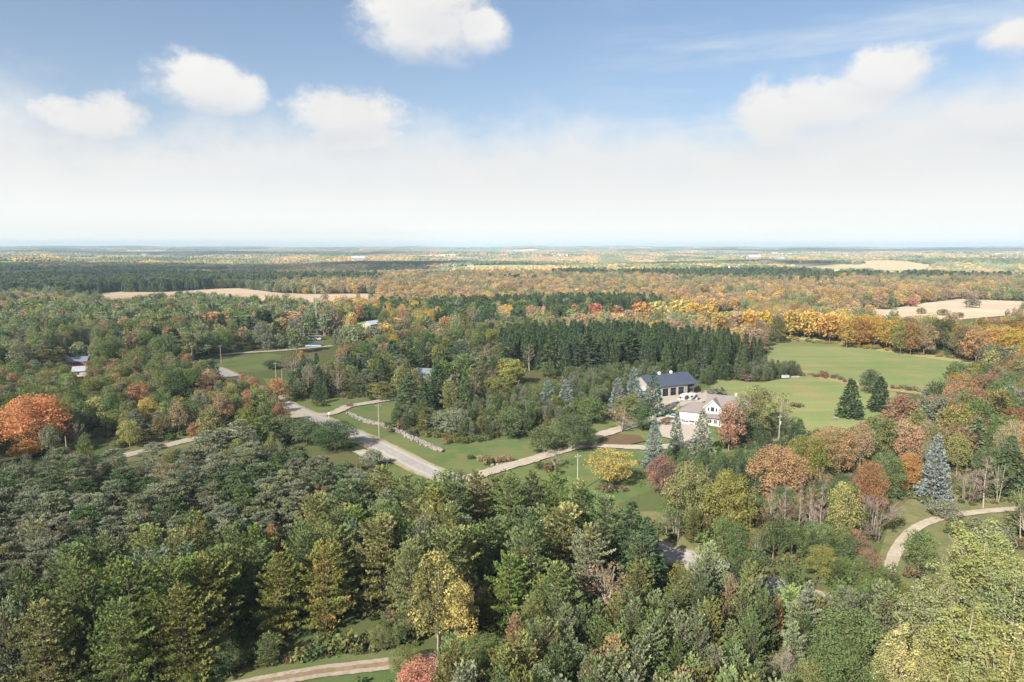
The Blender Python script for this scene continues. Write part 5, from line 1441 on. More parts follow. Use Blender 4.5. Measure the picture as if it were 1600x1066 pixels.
# ------------------------------------------------------------------ buildings and small things
class MB:
    """boxes, prisms and tubes gathered into one mesh"""
    def __init__(s): s.v = []; s.f = []
    def poly(s, vs, fs):
        b = len(s.v); s.v += [tuple(map(float, v)) for v in vs]; s.f += [tuple(i + b for i in f) for f in fs]; return s
    def box(s, x0, x1, y0, y1, z0, z1):
        return s.poly([(x0, y0, z0), (x1, y0, z0), (x1, y1, z0), (x0, y1, z0), (x0, y0, z1), (x1, y0, z1), (x1, y1, z1), (x0, y1, z1)],
                      [(0, 3, 2, 1), (4, 5, 6, 7), (0, 1, 5, 4), (1, 2, 6, 5), (2, 3, 7, 6), (3, 0, 4, 7)])
    def prism(s, prof, axis, a0, a1):
        """profile of (p,z) swept along x ('x') or y ('y')"""
        n = len(prof)
        if axis == 'x': vs = [(a0, p, z) for p, z in prof] + [(a1, p, z) for p, z in prof]
        else: vs = [(p, a0, z) for p, z in prof] + [(p, a1, z) for p, z in prof]
        return s.poly(vs, [tuple(range(n)), tuple(range(2 * n - 1, n - 1, -1))] + [(i, i + n, (i + 1) % n + n, (i + 1) % n) for i in range(n)])
    def tube(s, p0, p1, r0, r1=None, n=8):
        r1 = r0 if r1 is None else r1
        p0, p1 = Vector(p0), Vector(p1); t = (p1 - p0).normalized()
        u = t.cross(Vector((.31, .95, .05))).normalized(); w = t.cross(u)
        vs = [p + (u * math.cos(6.2832 * k / n) + w * math.sin(6.2832 * k / n)) * r for p, r in ((p0, r0), (p1, r1)) for k in range(n)]
        return s.poly(vs, [(k, (k + 1) % n, (k + 1) % n + n, k + n) for k in range(n)] + [tuple(range(n - 1, -1, -1)), tuple(range(n, 2 * n))])
    def build(s, name, mat, parent=None, bevel=0.0, smooth=False):
        me = bpy.data.meshes.new(name); me.from_pydata(s.v, [], s.f); me.materials.append(mat)
        bm = bmesh.new(); bm.from_mesh(me); bmesh.ops.recalc_face_normals(bm, faces=bm.faces)
        if bevel: bmesh.ops.bevel(bm, geom=bm.edges[:], offset=bevel, segments=2, affect='EDGES', clamp_overlap=True)
        bm.to_mesh(me); bm.free()
        if smooth: me.polygons.foreach_set('use_smooth', [True] * len(me.polygons))
        return link(name, me, parent)
def thing(name, px, py, rz, label, cat, group=None, z=0.0):
    o = bpy.data.objects.new(name, None); COL.objects.link(o)
    x, y = ray(px, py); o.location = (x, y, float(height(x, y)) + z); o.rotation_euler.z = rz
    return setp(o, label, cat, group)

B_ROOF = pmat('metal_roof_blue_grey', (.052, .068, .105), .45, .15, .6, spec=.4)
B_STEEL = pmat('steel_siding_beige', (.30, .275, .25), .6, .08, .8)
B_WHITE = pmat('white_siding', (.47, .455, .43), .6, .06, 1.0)
B_TRIM = pmat('white_trim', (.58, .57, .55), .5, .04, 2.0)
B_DOOR = pmat('black_door', (.018, .018, .022), .4, .2, 1.0)
B_DPANE = pmat('door_pane', (.03, .04, .055), .15, .1, 1.0, spec=.6)
B_SHINGLE = pmat('asphalt_shingle', (.165, .15, .155), .9, .22, 2.2, bump=.3)
B_SHDK = pmat('dark_shingle', (.05, .05, .055), .9, .25, 2.2, bump=.3)
B_GLASS = pmat('window_glass', (.03, .035, .045), .08, .1, 1.0, spec=.8)
B_WOOD = pmat('brown_wood', (.22, .11, .06), .7, .3, 2.0)
B_STONE = pmat('stone_veneer', (.38, .33, .28), .9, .3, 2.0, bump=.4)
B_RED = pmat('red_siding', (.36, .06, .045), .7, .15, 1.0)
B_REDROOF = pmat('red_brown_roof', (.26, .105, .085), .8, .2, 1.0)
B_GREYROOF = pmat('grey_blue_roof', (.14, .175, .22), .5, .2, .5)
B_SILVER = pmat('silver_roof', (.33, .37, .41), .45, .15, .5)
B_CARW = pmat('car_paint_white', (.46, .47, .48), .25, .03, 1.0, spec=.5)
B_CARB = pmat('car_paint_light_blue', (.26, .36, .45), .25, .05, 1.0, spec=.5)
B_TYRE = pmat('tyre', (.02, .02, .02), .85, .2, 5)
B_RIM = pmat('rim', (.45, .45, .46), .35, .1, 5, metal=.6)
B_DARK = pmat('dark_graphic', (.05, .05, .06), .4, .2, 2)
B_MAROON = pmat('maroon_graphic', (.28, .13, .12), .4, .2, 2)
B_POLE = pmat('weathered_pole', (.30, .28, .25), .85, .2, 2)
B_GALV = pmat('galvanised_steel', (.45, .47, .49), .45, .1, 2, metal=.3)
B_TARP = pmat('blue_tarpaulin', (.03, .10, .33), .5, .15, 1)
B_ROCK = pmat('field_stone', (.19, .175, .165), .9, .75, .9, bump=.5)
B_WIRE = pmat('wire', (.12, .12, .12), .6, .1, 1)
B_LAMP = pmat('lamp_glass', (.7, .7, .68), .2, .05, 1)
B_TAIL = pmat('tail_lamp', (.35, .02, .02), .3, .05, 1)

def roof_slab(mb, prof_fn=None): pass
def gable_roof(name, mat, parent, x0, x1, yf, yb, ze, zr, over=.45, th=.16, axis='x'):
    """two sloping slabs with real thickness, ridge along x (or y)"""
    ym = (yf + yb) / 2; sl_ = (zr - ze) / (ym - yf)
    a, b_ = yf - over, yb + over; zo = ze - over * sl_
    prof = [(a, zo), (ym, zr), (b_, zo), (b_, zo + th), (ym, zr + th), (a, zo + th)]
    m = MB(); m.prism(prof, axis, x0 - over, x1 + over)
    return m.build(name, mat, parent)
def gable_box(name, mat, parent, x0, x1, y0, y1, ze, zr, axis='x', z0=0.0):
    m = MB()
    if axis == 'x': ym = (y0 + y1) / 2; m.prism([(y0, z0), (y1, z0), (y1, ze), (ym, zr), (y0, ze)], 'x', x0, x1)
    else: ym = (x0 + x1) / 2; m.prism([(x0, z0), (x1, z0), (x1, ze), (ym, zr), (x0, ze)], 'y', y0, y1)
    return m.build(name, mat, parent)
def window(parent, x0, x1, z0, z1, y, shutters=False, bars=1, name='window', face=-1):
    """a window in a wall that faces -y: frame stands proud, glass set back"""
    m = MB(); w = .09
    m.box(x0 - w, x1 + w, y - .07, y + .02, z1, z1 + w); m.box(x0 - w, x1 + w, y - .09, y + .02, z0 - w, z0); m.box(x0 - w, x0, y - .07, y + .02, z0, z1); m.box(x1, x1 + w, y - .07, y + .02, z0, z1)
    for k in range(bars):
        xx = x0 + (x1 - x0) * (k + 1) / (bars + 1); m.box(xx - .03, xx + .03, y - .055, y + .01, z0, z1)
    f = m.build(name, B_TRIM, parent)
    MB().box(x0, x1, y - .035, y + .015, z0, z1).build('pane', B_GLASS, f)
    if shutters:
        for a, b_ in ((x0 - w - .42, x0 - w - .02), (x1 + w + .02, x1 + w + .42)):
            MB().box(a, b_, y - .06, y + .015, z0 - .05, z1 + .05).build('shutter', B_DARK, parent)
    return f

# workshop: long steel shed, garage doors towards the yard
ws = thing('workshop', 1053, 619, math.radians(25), 'long beige workshop with blue-grey metal roof and dark garage doors', 'workshop')
L2, DP, EV, RG = 11.6, 13.5, 4.5, 8.0
gable_box('wall', B_STEEL, ws, -L2, L2 - 4.8, 0, DP, EV, RG)
gable_box('end_wall', B_STEEL, ws, L2 - 4.8 + .003, L2, 2.2, DP, EV, RG - .2)
gable_roof('roof', B_ROOF, ws, -L2, L2, 0, DP, EV, RG, .5)
rib = MB()
for k in range(24):
    x = -L2 - .3 + k * 1.02
    sl_ = (RG - EV) / (DP / 2)
    for sg in (0, 1):
        ya, yb = (-.5, DP / 2) if sg == 0 else (DP / 2, DP + .5)
        za = EV - .5 * sl_ + .16 if sg == 0 else RG + .16; zb = RG + .16 if sg == 0 else EV - .5 * sl_ + .16
        rib.poly([(x - .04, ya, za), (x + .04, ya, za), (x + .04, yb, zb), (x - .04, yb, zb), (x - .04, ya, za + .05), (x + .04, ya, za + .05), (x + .04, yb, zb + .05), (x - .04, yb, zb + .05)],
                 [(0, 3, 2, 1), (4, 5, 6, 7), (0, 1, 5, 4), (1, 2, 6, 5), (2, 3, 7, 6), (3, 0, 4, 7)])
setp(rib.build('roof_seam', B_ROOF, ws), kind='stuff')
for k in range(4):
    x = -8.4 + k * 3.95
    d_ = MB().box(x - 1.45, x + 1.45, -.06, .02, 0, 3.6).build('garage_door', B_DOOR, ws)
    for j in range(4): MB().box(x - 1.4, x + 1.4, -.075, -.062, .08 + j * .88, .08 + j * .88 + .80).build('panel', B_DPANE if j == 2 else B_DOOR, d_)
    fr = MB(); fr.box(x - 1.6, x - 1.46, -.09, .01, 0, 3.72); fr.box(x + 1.46, x + 1.6, -.09, .01, 0, 3.72); fr.box(x - 1.6, x + 1.6, -.09, .01, 3.61, 3.75); fr.build('door_frame', B_TRIM, ws)
for x in (-2.6, 3.4):
    c = MB().box(x - .45, x + .45, DP / 2 - .45, DP / 2 + .45, RG - .1, RG + .75).build('cupola', B_TRIM, ws)
    MB().poly([(x - .6, DP / 2 - .6, RG + .75), (x + .6, DP / 2 - .6, RG + .75), (x + .6, DP / 2 + .6, RG + .75), (x - .6, DP / 2 + .6, RG + .75), (x, DP / 2, RG + 1.25)], [(0, 3, 2, 1), (0, 1, 4), (1, 2, 4), (2, 3, 4), (3, 0, 4)]).build('cap', B_TRIM, c)
# porch at the right hand end
p = MB(); p.prism([(L2 - 3.6, 2.7), (L2 - 1.2, 3.75), (L2 + 1.2, 2.7), (L2 + 1.2, 2.84), (L2 - 1.2, 3.89), (L2 - 3.6, 2.84)], 'y', -2.2, 2.4)
p.build('porch_roof', B_SHDK, ws)
for x, y in ((L2 - 3.3, -1.9), (L2 + .9, -1.9), (L2 + .9, 1.9)): MB().box(x - .12, x + .12, y - .12, y + .12, 0, 2.9).build('post', B_WOOD, ws)
MB().box(L2 - 2.6, L2 - 1.6, 2.12, 2.22, 0, 2.2).build('door', B_WOOD, ws)
window(ws, L2 - 1.1, L2 - .2, 1.0, 2.1, 2.2)
MB().box(-L2 - 5.2, -L2 - .01, 2, 9, 0, 3.0).build('annex_wall', B_STEEL, ws)
m = MB(); m.prism([(1.6, 2.95), (5.5, 4.3), (9.4, 2.95), (9.4, 3.1), (5.5, 4.45), (1.6, 3.1)], 'x', -L2 - 5.5, -L2 - .02); m.build('annex_roof', B_SILVER, ws)

# house: white siding, grey shingles, garage wing on the left
hs = thing('house', 1118, 663, math.radians(-28), 'white two-storey house with grey shingle roof and garage wing', 'house')
hs.scale = (1.1, 1.1, 1.1)
# main block
gable_box('wall', B_WHITE, hs, -3.2, 9.5, 0, 9.6, 5.4, 8.3)
gable_roof('roof', B_SHINGLE, hs, -3.2, 9.5, 0, 9.6, 5.4, 8.3, .5)
# cross gable with the triple window
gable_box('gable_wall', B_WHITE, hs, -3.0, 1.2, -.9, 3.2, 5.6, 7.5, 'y', 3.0)
m = MB(); m.prism([(-3.5, 5.25), (-.9, 7.65), (1.7, 5.25), (1.7, 5.42), (-.9, 7.82), (-3.5, 5.42)], 'y', -1.3, 4.6); m.build('gable_roof', B_SHINGLE, hs)
m = MB(); m.prism([(-3.62, 5.05), (-.9, 7.55), (1.82, 5.05), (1.82, 5.28), (-.9, 7.84), (-3.62, 5.28)], 'y', -1.36, -1.3); m.build('gable_trim', B_TRIM, hs)
window(hs, -1.45, -.35, 4.1, 5.5, -.9, bars=0)
window(hs, -2.35, -1.85, 4.2, 5.3, -.9, bars=0); window(hs, .05, .55, 4.2, 5.3, -.9, bars=0)
window(hs, 3.0, 4.2, 3.6, 4.8, 0, bars=0); window(hs, 6.2, 7.4, 3.6, 4.8, 0, bars=0)
window(hs, 6.2, 7.6, .9, 2.2, 0)
# skirt roof over the ground floor and the porch below it
m = MB(); m.poly([(-3.6, -3.4, 2.7), (5.2, -3.4, 2.7), (5.2, -.02, 3.7), (-3.6, -.02, 3.7), (-3.6, -3.4, 2.56), (5.2, -3.4, 2.56), (5.2, -.02, 3.56), (-3.6, -.02, 3.56)], [(0, 1, 2, 3), (7, 6, 5, 4), (0, 4, 5, 1), (1, 5, 6, 2), (2, 6, 7, 3), (3, 7, 4, 0)]); m.build('porch_roof', B_SHINGLE, hs)
MB().box(-3.2, 1.6, -2.6, -.01, 0, 2.55).build('bay_wall', B_WHITE, hs)
window(hs, -1.9, -.7, .8, 2.0, -2.6); window(hs, .0, .9, .8, 2.0, -2.6)
for x in (2.2, 4.9): MB().box(x - .12, x + .12, -3.2, -2.96, 0, 2.6).build('post', B_TRIM, hs)
MB().box(2.9, 3.9, -.08, .02, .1, 2.2).build('door', B_WOOD, hs)
MB().box(1.62, 5.2, -3.3, -.01, 0, .16).build('porch_floor', B_STONE, hs)
# garage wing, two white doors
MB().box(-11.4, -3.21, .5, 8.2, 0, 3.1).build('garage_wall', B_WHITE, hs)
m = MB(); m.poly([(-11.9, .0, 3.05), (-2.8, .0, 3.05), (-2.8, 8.7, 3.05), (-11.9, 8.7, 3.05), (-8.2, 4.35, 5.5), (-2.8, 4.35, 5.5), (-11.9, .0, 2.9), (-2.8, .0, 2.9), (-2.8, 8.7, 2.9), (-11.9, 8.7, 2.9)],
                  [(0, 1, 5, 4), (1, 2, 5), (2, 3, 4, 5), (3, 0, 4), (6, 9, 8, 7), (0, 6, 7, 1), (1, 7, 8, 2), (2, 8, 9, 3), (3, 9, 6, 0)]); m.build('garage_roof', B_SHINGLE, hs)
for x in (-9.3, -5.6):
    d_ = MB().box(x - 1.4, x + 1.4, .42, .52, 0, 2.3).build('garage_door', B_TRIM, hs)
    for j in range(4): MB().box(x - 1.35, x + 1.35, .40, .417, .05 + j * .56, .05 + j * .56 + .50).build('panel', B_WHITE, d_)
MB().box(-7.52, -7.4, .44, .52, .6, 2.7).build('downpipe', B_GALV, hs)
MB().box(4.4, 5.2, 5.6, 6.3, 7.2, 9.2).build('chimney', B_STONE, hs)
m = MB(); m.box(-3.75, 10.05, -.62, -.5, 5.0, 5.14); m.build('gutter', B_TRIM, hs)

def wheel(parent, x, y, r, w, name='wheel'):
    t = MB().tube((x, y - w / 2, r), (x, y + w / 2, r), r, n=14).build(name, B_TYRE, parent)
    s_ = 1 if y > 0 else -1
    MB().tube((x, y + s_ * (w / 2 - .02), r), (x, y + s_ * (w / 2 + .012), r), r * .58, n=10).build('rim', B_RIM, t)
def car_body(name, mat, parent, prof, w, taper=.0):
    m = MB(); m.prism(prof, 'y', -w / 2, w / 2)
    # profile in (x,z): swap by using axis y
    return m.build(name, mat, parent, bevel=.05)
# white pickup, nose to the left
pk = thing('pickup_truck', 1072, 664, math.radians(-14), 'white four-door pickup truck parked before the garage doors', 'pickup')
car_body('body', B_CARW, pk, [(-2.85, .45), (2.85, .45), (2.85, 1.12), (.95, 1.18), (.9, 1.2), (-1.3, 1.2), (-2.7, 1.05), (-2.85, .9)], 1.95)
car_body('cab', B_CARW, pk, [(-1.45, 1.18), (1.0, 1.18), (.85, 1.80), (-.65, 1.84), (-.8, 1.80)], 1.72)
for s_ in (-1, 1):
    MB().poly([(-1.15, s_ * .872, 1.24), (-.25, s_ * .872, 1.24), (-.25, s_ * .872, 1.70), (-.78, s_ * .872, 1.70)], [(0, 1, 2, 3)]).build('side_window', B_GLASS, pk)
    MB().poly([(-.15, s_ * .872, 1.24), (.78, s_ * .872, 1.24), (.70, s_ * .872, 1.70), (-.15, s_ * .872, 1.70)], [(0, 1, 2, 3)]).build('side_window', B_GLASS, pk)
    MB().box(-2.87, -2.80, s_ * .62 - .2, s_ * .62 + .2, .78, .98).build('headlight', B_LAMP, pk)
    MB().box(2.84, 2.87, s_ * .85 - .08, s_ * .85 + .08, .75, 1.05).build('tail_light', B_TAIL, pk)
    for x in (-1.85, 1.75): wheel(pk, x, s_ * .86, .42, .27)
MB().poly([(-1.42, -.74, 1.22), (-1.42, .74, 1.22), (-.84, .70, 1.76), (-.84, -.70, 1.76)], [(0, 1, 2, 3)]).build('windscreen', B_GLASS, pk).location.x = -.03
MB().box(1.15, 2.7, -.78, .78, 1.125, 1.19).build('bed_liner', B_TYRE, pk)
MB().box(-2.9, -2.84, -.9, .9, .45, .62).build('bumper', B_GALV, pk); MB().box(2.84, 2.92, -.9, .9, .5, .66).build('bumper', B_GALV, pk)
# light blue car
cr_ = thing('parked_car', 1051, 653, math.radians(-20), 'light blue car parked left of the white pickup', 'car')
car_body('body', B_CARB, cr_, [(-2.2, .32), (2.15, .32), (2.2, .85), (1.2, .93), (-1.0, .93), (-2.1, .75)], 1.78)
car_body('cabin', B_CARB, cr_, [(-1.2, .9), (1.65, .9), (1.1, 1.42), (-.3, 1.44)], 1.5)
for s_ in (-1, 1):
    MB().poly([(-.85, s_ * .763, .96), (1.25, s_ * .763, .96), (.95, s_ * .763, 1.34), (-.2, s_ * .763, 1.36)], [(0, 1, 2, 3)]).build('side_window', B_GLASS, cr_)
    MB().box(-2.22, -2.1, s_ * .6 - .18, s_ * .6 + .18, .58, .72).build('headlight', B_LAMP, cr_)
    for x in (-1.35, 1.35): wheel(cr_, x, s_ * .80, .33, .22)
MB().poly([(-1.22, -.66, .96), (-1.22, .66, .96), (-.36, .6, 1.41), (-.36, -.6, 1.41)], [(0, 1, 2, 3)]).build('windscreen', B_GLASS, cr_).location.x = -.02
# motorhome / travel van in the yard
rv = thing('motorhome', 1076, 627, math.radians(14), 'white motorhome with dark swirl graphics parked in the workshop yard', 'motorhome')
car_body('body', B_CARW, rv, [(-3.3, .55), (3.3, .55), (3.35, 2.9), (3.2, 3.05), (-2.2, 3.05), (-3.0, 2.7), (-3.25, 2.1), (-2.6, 1.95), (-2.9, 1.55), (-3.3, 1.4)], 2.3)
car_body('cab', B_CARW, rv, [(-4.4, .55), (-3.2, .55), (-3.2, 1.55), (-3.0, 1.96), (-3.3, 1.9), (-3.75, 1.3), (-4.3, 1.15)], 2.0)
MB().poly([(-3.77, -.8, 1.34), (-3.77, .8, 1.34), (-3.36, .75, 1.86), (-3.36, -.75, 1.86)], [(0, 1, 2, 3)]).build('windscreen', B_GLASS, rv).location.x = -.03
for s_ in (-1, 1):
    y = s_ * 1.165
    MB().poly([(-2.3, y, 1.0), (-1.2, y, .9), (-.3, y, 1.6), (-1.0, y, 2.7), (-1.8, y, 2.7), (-2.4, y, 1.9)], [tuple(range(6))]).build('graphic', B_DARK, rv)
    MB().poly([(.1, y, .8), (1.8, y, .8), (3.0, y, 1.9), (3.2, y, 2.8), (2.4, y, 2.8), (1.5, y, 1.7)], [tuple(range(6))]).build('graphic', B_DARK, rv)
    MB().poly([(3.05, y, .8), (3.28, y, .8), (3.30, y, 2.9), (3.12, y, 2.9)], [tuple(range(4))]).build('graphic', B_MAROON, rv)
    MB().box(.2, 1.2, y - .02, y + .02, 1.75, 2.4).build('side_window', B_GLASS, rv)
    MB().box(-4.43, -4.32, s_ * .75 - .15, s_ * .75 + .15, .85, 1.02).build('headlight', B_LAMP, rv)
    for x in (-3.65, 1.9): wheel(rv, x, s_ * 1.02, .4, .28)
MB().box(.2, .9, -.35, .35, 3.05, 3.25).build('roof_vent', B_TRIM, rv)
MB().box(-1.6, -.6, -.5, .5, 3.05, 3.3).build('air_conditioner', B_TRIM, rv)

# hidden houses
def small_house(name, px, py, rz, w, dp, ze, zr, wall, roof, label, cat='house', wins=3, porch=False, axis='x'):
    h_ = thing(name, px, py, rz, label, cat)
    gable_box('wall', wall, h_, -w / 2, w / 2, 0, dp, ze, zr)
    gable_roof('roof', roof, h_, -w / 2, w / 2, 0, dp, ze, zr, .45)
    for k in range(wins):
        x = -w / 2 + w * (k + .5) / wins
        window(h_, x - .5, x + .5, 1.0, 2.1, 0)
    MB().box(-w / 2 + .7, -w / 2 + 1.55, -.05, .02, 0, 2.05).build('door', B_WOOD, h_)
    return h_
small_house('house', 116, 574, math.radians(22), 11, 9, 2.8, 4.6, B_RED, B_GREYROOF, 'red-walled house with dull blue-grey roof deep among trees', wins=3)
small_house('house', 136, 559, math.radians(16), 10, 7, 3.0, 4.6, B_WHITE, B_SHINGLE, 'white-trimmed house with brown-grey roof behind the blue-grey roof', wins=3)
small_house('garage', 131, 588, math.radians(24), 9, 8, 2.6, 4.2, B_WHITE, B_SILVER, 'outbuilding with pale silver-blue roof in front of the red-walled house', 'outbuilding', wins=2)
small_house('house', 663, 602, math.radians(-12), 9, 7, 4.6, 6.8, B_WHITE, B_GREYROOF, 'white house with light blue roof hidden between two dark spruces', wins=2)
small_house('house', 850, 491, math.radians(8), 12, 9, 3.2, 6.4, B_WHITE, B_REDROOF, 'house with dull red roof before the far dark conifers', wins=3)
small_house('shed', 468, 531, math.radians(30), 6, 5, 2.4, 3.8, B_STEEL, B_SILVER, 'small grey shed left of the white trailer', 'shed', wins=1)
small_house('house', 588, 512, math.radians(60), 12, 8, 2.8, 5.0, B_STEEL, B_SILVER, 'grey-roofed house at the right edge of the distant lit meadow', wins=3)
small_house('barn', 190, 452, math.radians(5), 30, 12, 4, 7, B_RED, B_REDROOF, 'low red barn far off behind the stubble field', 'barn', wins=4)
small_house('barn', 480, 452, math.radians(3), 34, 14, 4.5, 8, B_STEEL, B_REDROOF, 'long barn with orange-brown roof beyond the stubble field', 'barn', wins=4)
small_house('barn', 1298, 488, math.radians(-14), 15, 9, 3.6, 6, B_WHITE, B_SILVER, 'white barn with silver roof beyond the golden tree row', 'barn', wins=3)
# travel trailer and pool cover on the far lawn
tr = thing('travel_trailer', 492, 532, math.radians(4), 'white travel trailer parked on the distant lawn', 'trailer')
car_body('body', B_CARW, tr, [(-4.2, .6), (4.0, .6), (4.3, 1.4), (4.0, 3.0), (-4.0, 3.1), (-4.3, 2.7)], 2.4)
for x in (-2.6, -.6, 2.0): MB().box(x - .5, x + .5, -1.24, -1.18, 1.6, 2.3).build('side_window', B_GLASS, tr)
MB().box(.4, 1.1, -1.235, -1.19, .8, 2.5).build('door', B_TRIM, tr)
for x in (-.5, .6):
    for s_ in (-1, 1): wheel(tr, x, s_ * 1.05, .36, .24)
MB().box(4.0, 5.4, -.08, .08, .5, .62).build('hitch', B_GALV, tr)
MB().box(-4.4, 4.4, -2.6, -1.22, 3.02, 3.08).build('awning', B_CARW, tr)
pc = thing('covered_pool', 492, 541, 0, 'blue covered swimming pool in front of the white trailer', 'pool')
MB().box(-5.2, 4.6, -2.6, 2.6, 0, .9).build('rim', B_GALV, pc, bevel=.3); MB().box(-5.0, 4.4, -2.4, 2.4, .9, 1.02).build('cover', B_TARP, pc, bevel=.05)
gz = thing('canopy_tent', 512, 525, .3, 'small red canopy tent right of the white trailer', 'tent')
MB().poly([(-2, -2, 2.2), (2, -2, 2.2), (2, 2, 2.2), (-2, 2, 2.2), (0, 0, 3.3), (-2, -2, 2.1), (2, -2, 2.1), (2, 2, 2.1), (-2, 2, 2.1)], [(0, 1, 4), (1, 2, 4), (2, 3, 4), (3, 0, 4), (8, 7, 6, 5), (0, 5, 6, 1), (1, 6, 7, 2), (2, 7, 8, 3), (3, 8, 5, 0)]).build('canopy', B_REDROOF, gz)
for x in (-1.9, 1.9):
    for y in (-1.9, 1.9): MB().tube((x, y, 0), (x, y, 2.15), .05, n=6).build('leg', B_TRIM, gz)
# things on the meadow
pt = thing('picnic_table', 1305, 656, .2, 'grey picnic table in the corner of the lower meadow', 'table')
MB().box(-1.1, 1.1, -.4, .4, .70, .78).build('top', B_POLE, pt)
for y in (-.75, .75): MB().box(-1.1, 1.1, y - .14, y + .14, .42, .48).build('bench', B_POLE, pt)
for x in (-.8, .8): MB().poly([(x - .05, -.8, 0), (x + .05, -.8, 0), (x + .05, -.68, 0), (x - .05, -.68, 0), (x - .05, -.22, .7), (x + .05, -.22, .7), (x + .05, -.1, .7), (x - .05, -.1, .7)], [(0, 1, 2, 3), (4, 5, 6, 7), (0, 1, 5, 4), (2, 3, 7, 6), (1, 2, 6, 5), (0, 3, 7, 4)]).box(x - .05, x + .05, .1, .22, 0, .7).build('leg', B_POLE, pt)
for px, py, n_, lb in [(1227, 592, 0, 'white box trailer at the far edge of the meadow'), (1202, 593, 1, 'small white tank left of the white box trailer')]:
    bt_ = thing('box_trailer' if n_ == 0 else 'water_tank', px, py, .3, lb, 'trailer' if n_ == 0 else 'tank')
    if n_ == 0:
        MB().box(-1.5, 1.5, -.9, .9, .45, 1.7).build('body', B_CARW, bt_, bevel=.06)
        for s_ in (-1, 1): wheel(bt_, 0, s_ * .95, .32, .2)
        MB().box(1.5, 2.5, -.05, .05, .5, .6).build('hitch', B_GALV, bt_)
    else:
        MB().tube((0, 0, .1), (0, 0, 1.2), .8, n=14).build('body', B_CARW, bt_); MB().tube((0, 0, 1.2), (0, 0, 1.4), .3, n=10).build('lid', B_DARK, bt_)
lg = thing('log_pile', 1243, 590, .25, 'grey pile of logs beside the white box trailer', 'log pile')
for k in range(9):
    r_ = .17; MB().tube((-2.0 + rng.uniform(-.3, .3), (k % 5) * .36 - .7 + (k // 5) * .18, r_ + (k // 5) * .3), (2.0 + rng.uniform(-.3, .3), (k % 5) * .36 - .7 + (k // 5) * .18, r_ + (k // 5) * .3), r_, n=7).build('log', B_POLE, lg)
fp = thing('fire_pit', 1002, 727, 0, 'small dark garden cart on the lawn right of the golden locust', 'garden cart')
fp.name = 'garden_cart'
MB().prism([(-.7, .45), (.7, .45), (.9, .95), (-.9, .95)], 'y', -.45, .45).build('tub', B_DARK, fp); wheel(fp, -.4, .5, .3, .1); wheel(fp, -.4, -.5, .3, .1)
MB().box(.8, 1.7, -.03, .03, .7, .76).build('handle', B_MAROON, fp)

# stone row beside the road, boulders at the drive
def rocks(name, path, n, w, s0, s1, label, cat, seed):
    rg = np.random.default_rng(seed); Vs = []; Fs = []; o_ = 0
    P = [Vector(ray(*q_)) for q_ in path]
    bm = bmesh.new(); bmesh.ops.create_icosphere(bm, subdivisions=1, radius=1.0)
    bv = np.array([v.co[:] for v in bm.verts]); bf = [[v.index for v in f.verts] for f in bm.faces]; bm.free()
    for _ in range(n):
        t = rg.random() * (len(P) - 1); i = min(int(t), len(P) - 2); c = P[i].lerp(P[i + 1], t - i)
        s_ = rg.uniform(s0, s1); V = bv * rg.uniform(.75, 1.15, (len(bv), 1)) * np.array([s_, s_ * rg.uniform(.7, 1), s_ * rg.uniform(.55, .8)])
        a = rg.uniform(0, 6.28); V = V @ np.array([[math.cos(a), -math.sin(a), 0], [math.sin(a), math.cos(a), 0], [0, 0, 1]])
        off = rg.normal(0, w * .4)
        Vs.append(V + np.array([c.x + rg.normal(0, .2), c.y + off, max(0, (w - abs(off)) * .35) * rg.random() + s_ * .3])); Fs += [[q_ + o_ for q_ in f] for f in bf]; o_ += len(bv)
    o = link(name, npmesh(name, np.concatenate(Vs), np.array(Fs), B_ROCK))
    o['tint_two'] = (.3, .3, .3)
    return setp(o, label, cat, kind='stuff')
rocks('stone_row', [(543, 646), (570, 659), (600, 666), (612, 670), (640, 683), (665, 695), (690, 706)], 850, 2.0, .22, .66, 'long heaped row of grey field stones between lawn and trees', 'stone row', 5)
rocks('garden_stone', [(762, 727), (775, 728), (790, 727)], 9, .5, .4, .75, 'few boulders under the tan ornamental grasses', 'boulders', 8)

# utility poles with wires
POLES = {}
def pole(px, ytop, h, label, arm=True, lean=0.0, r=.15):
    x, y = ray(px, ytop, h)
    o = bpy.data.objects.new('utility_pole', None); COL.objects.link(o); o.location = (x, y, 0); o.rotation_euler = (0, lean, 0.5)
    setp(o, label, 'utility pole', 'utility poles along the roads')
    MB().tube((0, 0, 0), (0, 0, h), r, r * .65, 8).build('pole', B_POLE, o)
    if arm:
        MB().box(-.9, .9, -.06, .06, h - .75, h - .6).build('crossarm', B_POLE, o)
        for q_ in (-.75, .75): MB().tube((q_, 0, h - .6), (q_, 0, h - .42), .05, n=6).build('insulator', B_TRIM, o)
    POLES[px] = Vector((x, y, h))
    return o
pole(903, 709, 10, 'pale utility pole beside the golden locust tree')
o_ = pole(591, 631, 11, 'slim utility pole on the verge beyond the stone row')
pole(1219, 648, 11, 'utility pole with a small arm beside the see-through birch')
MB().tube((.3, 0, 8.0), (.3, 0, 9.0), .22, n=10).build('transformer', B_GALV, bpy.data.objects['utility_pole.002'])
pole(102, 682, 9, 'short white pole between the big orange maple and the grey pines', False)
pole(344, 539, 10, 'pole left of the bend of the far gravel road')
pole(430, 566, 9, 'pole behind the glowing orange maple')
pole(440, 578, 8, 'shorter pole right behind the glowing orange maple', False)
def wire(a, b_, sag=1.2):
    n = 14; m = MB()
    pts = [a.lerp(b_, i / n) - Vector((0, 0, sag * 4 * (i / n) * (1 - i / n))) for i in range(n + 1)]
    for i in range(n): m.tube(pts[i], pts[i + 1], .025, n=4)
    return m
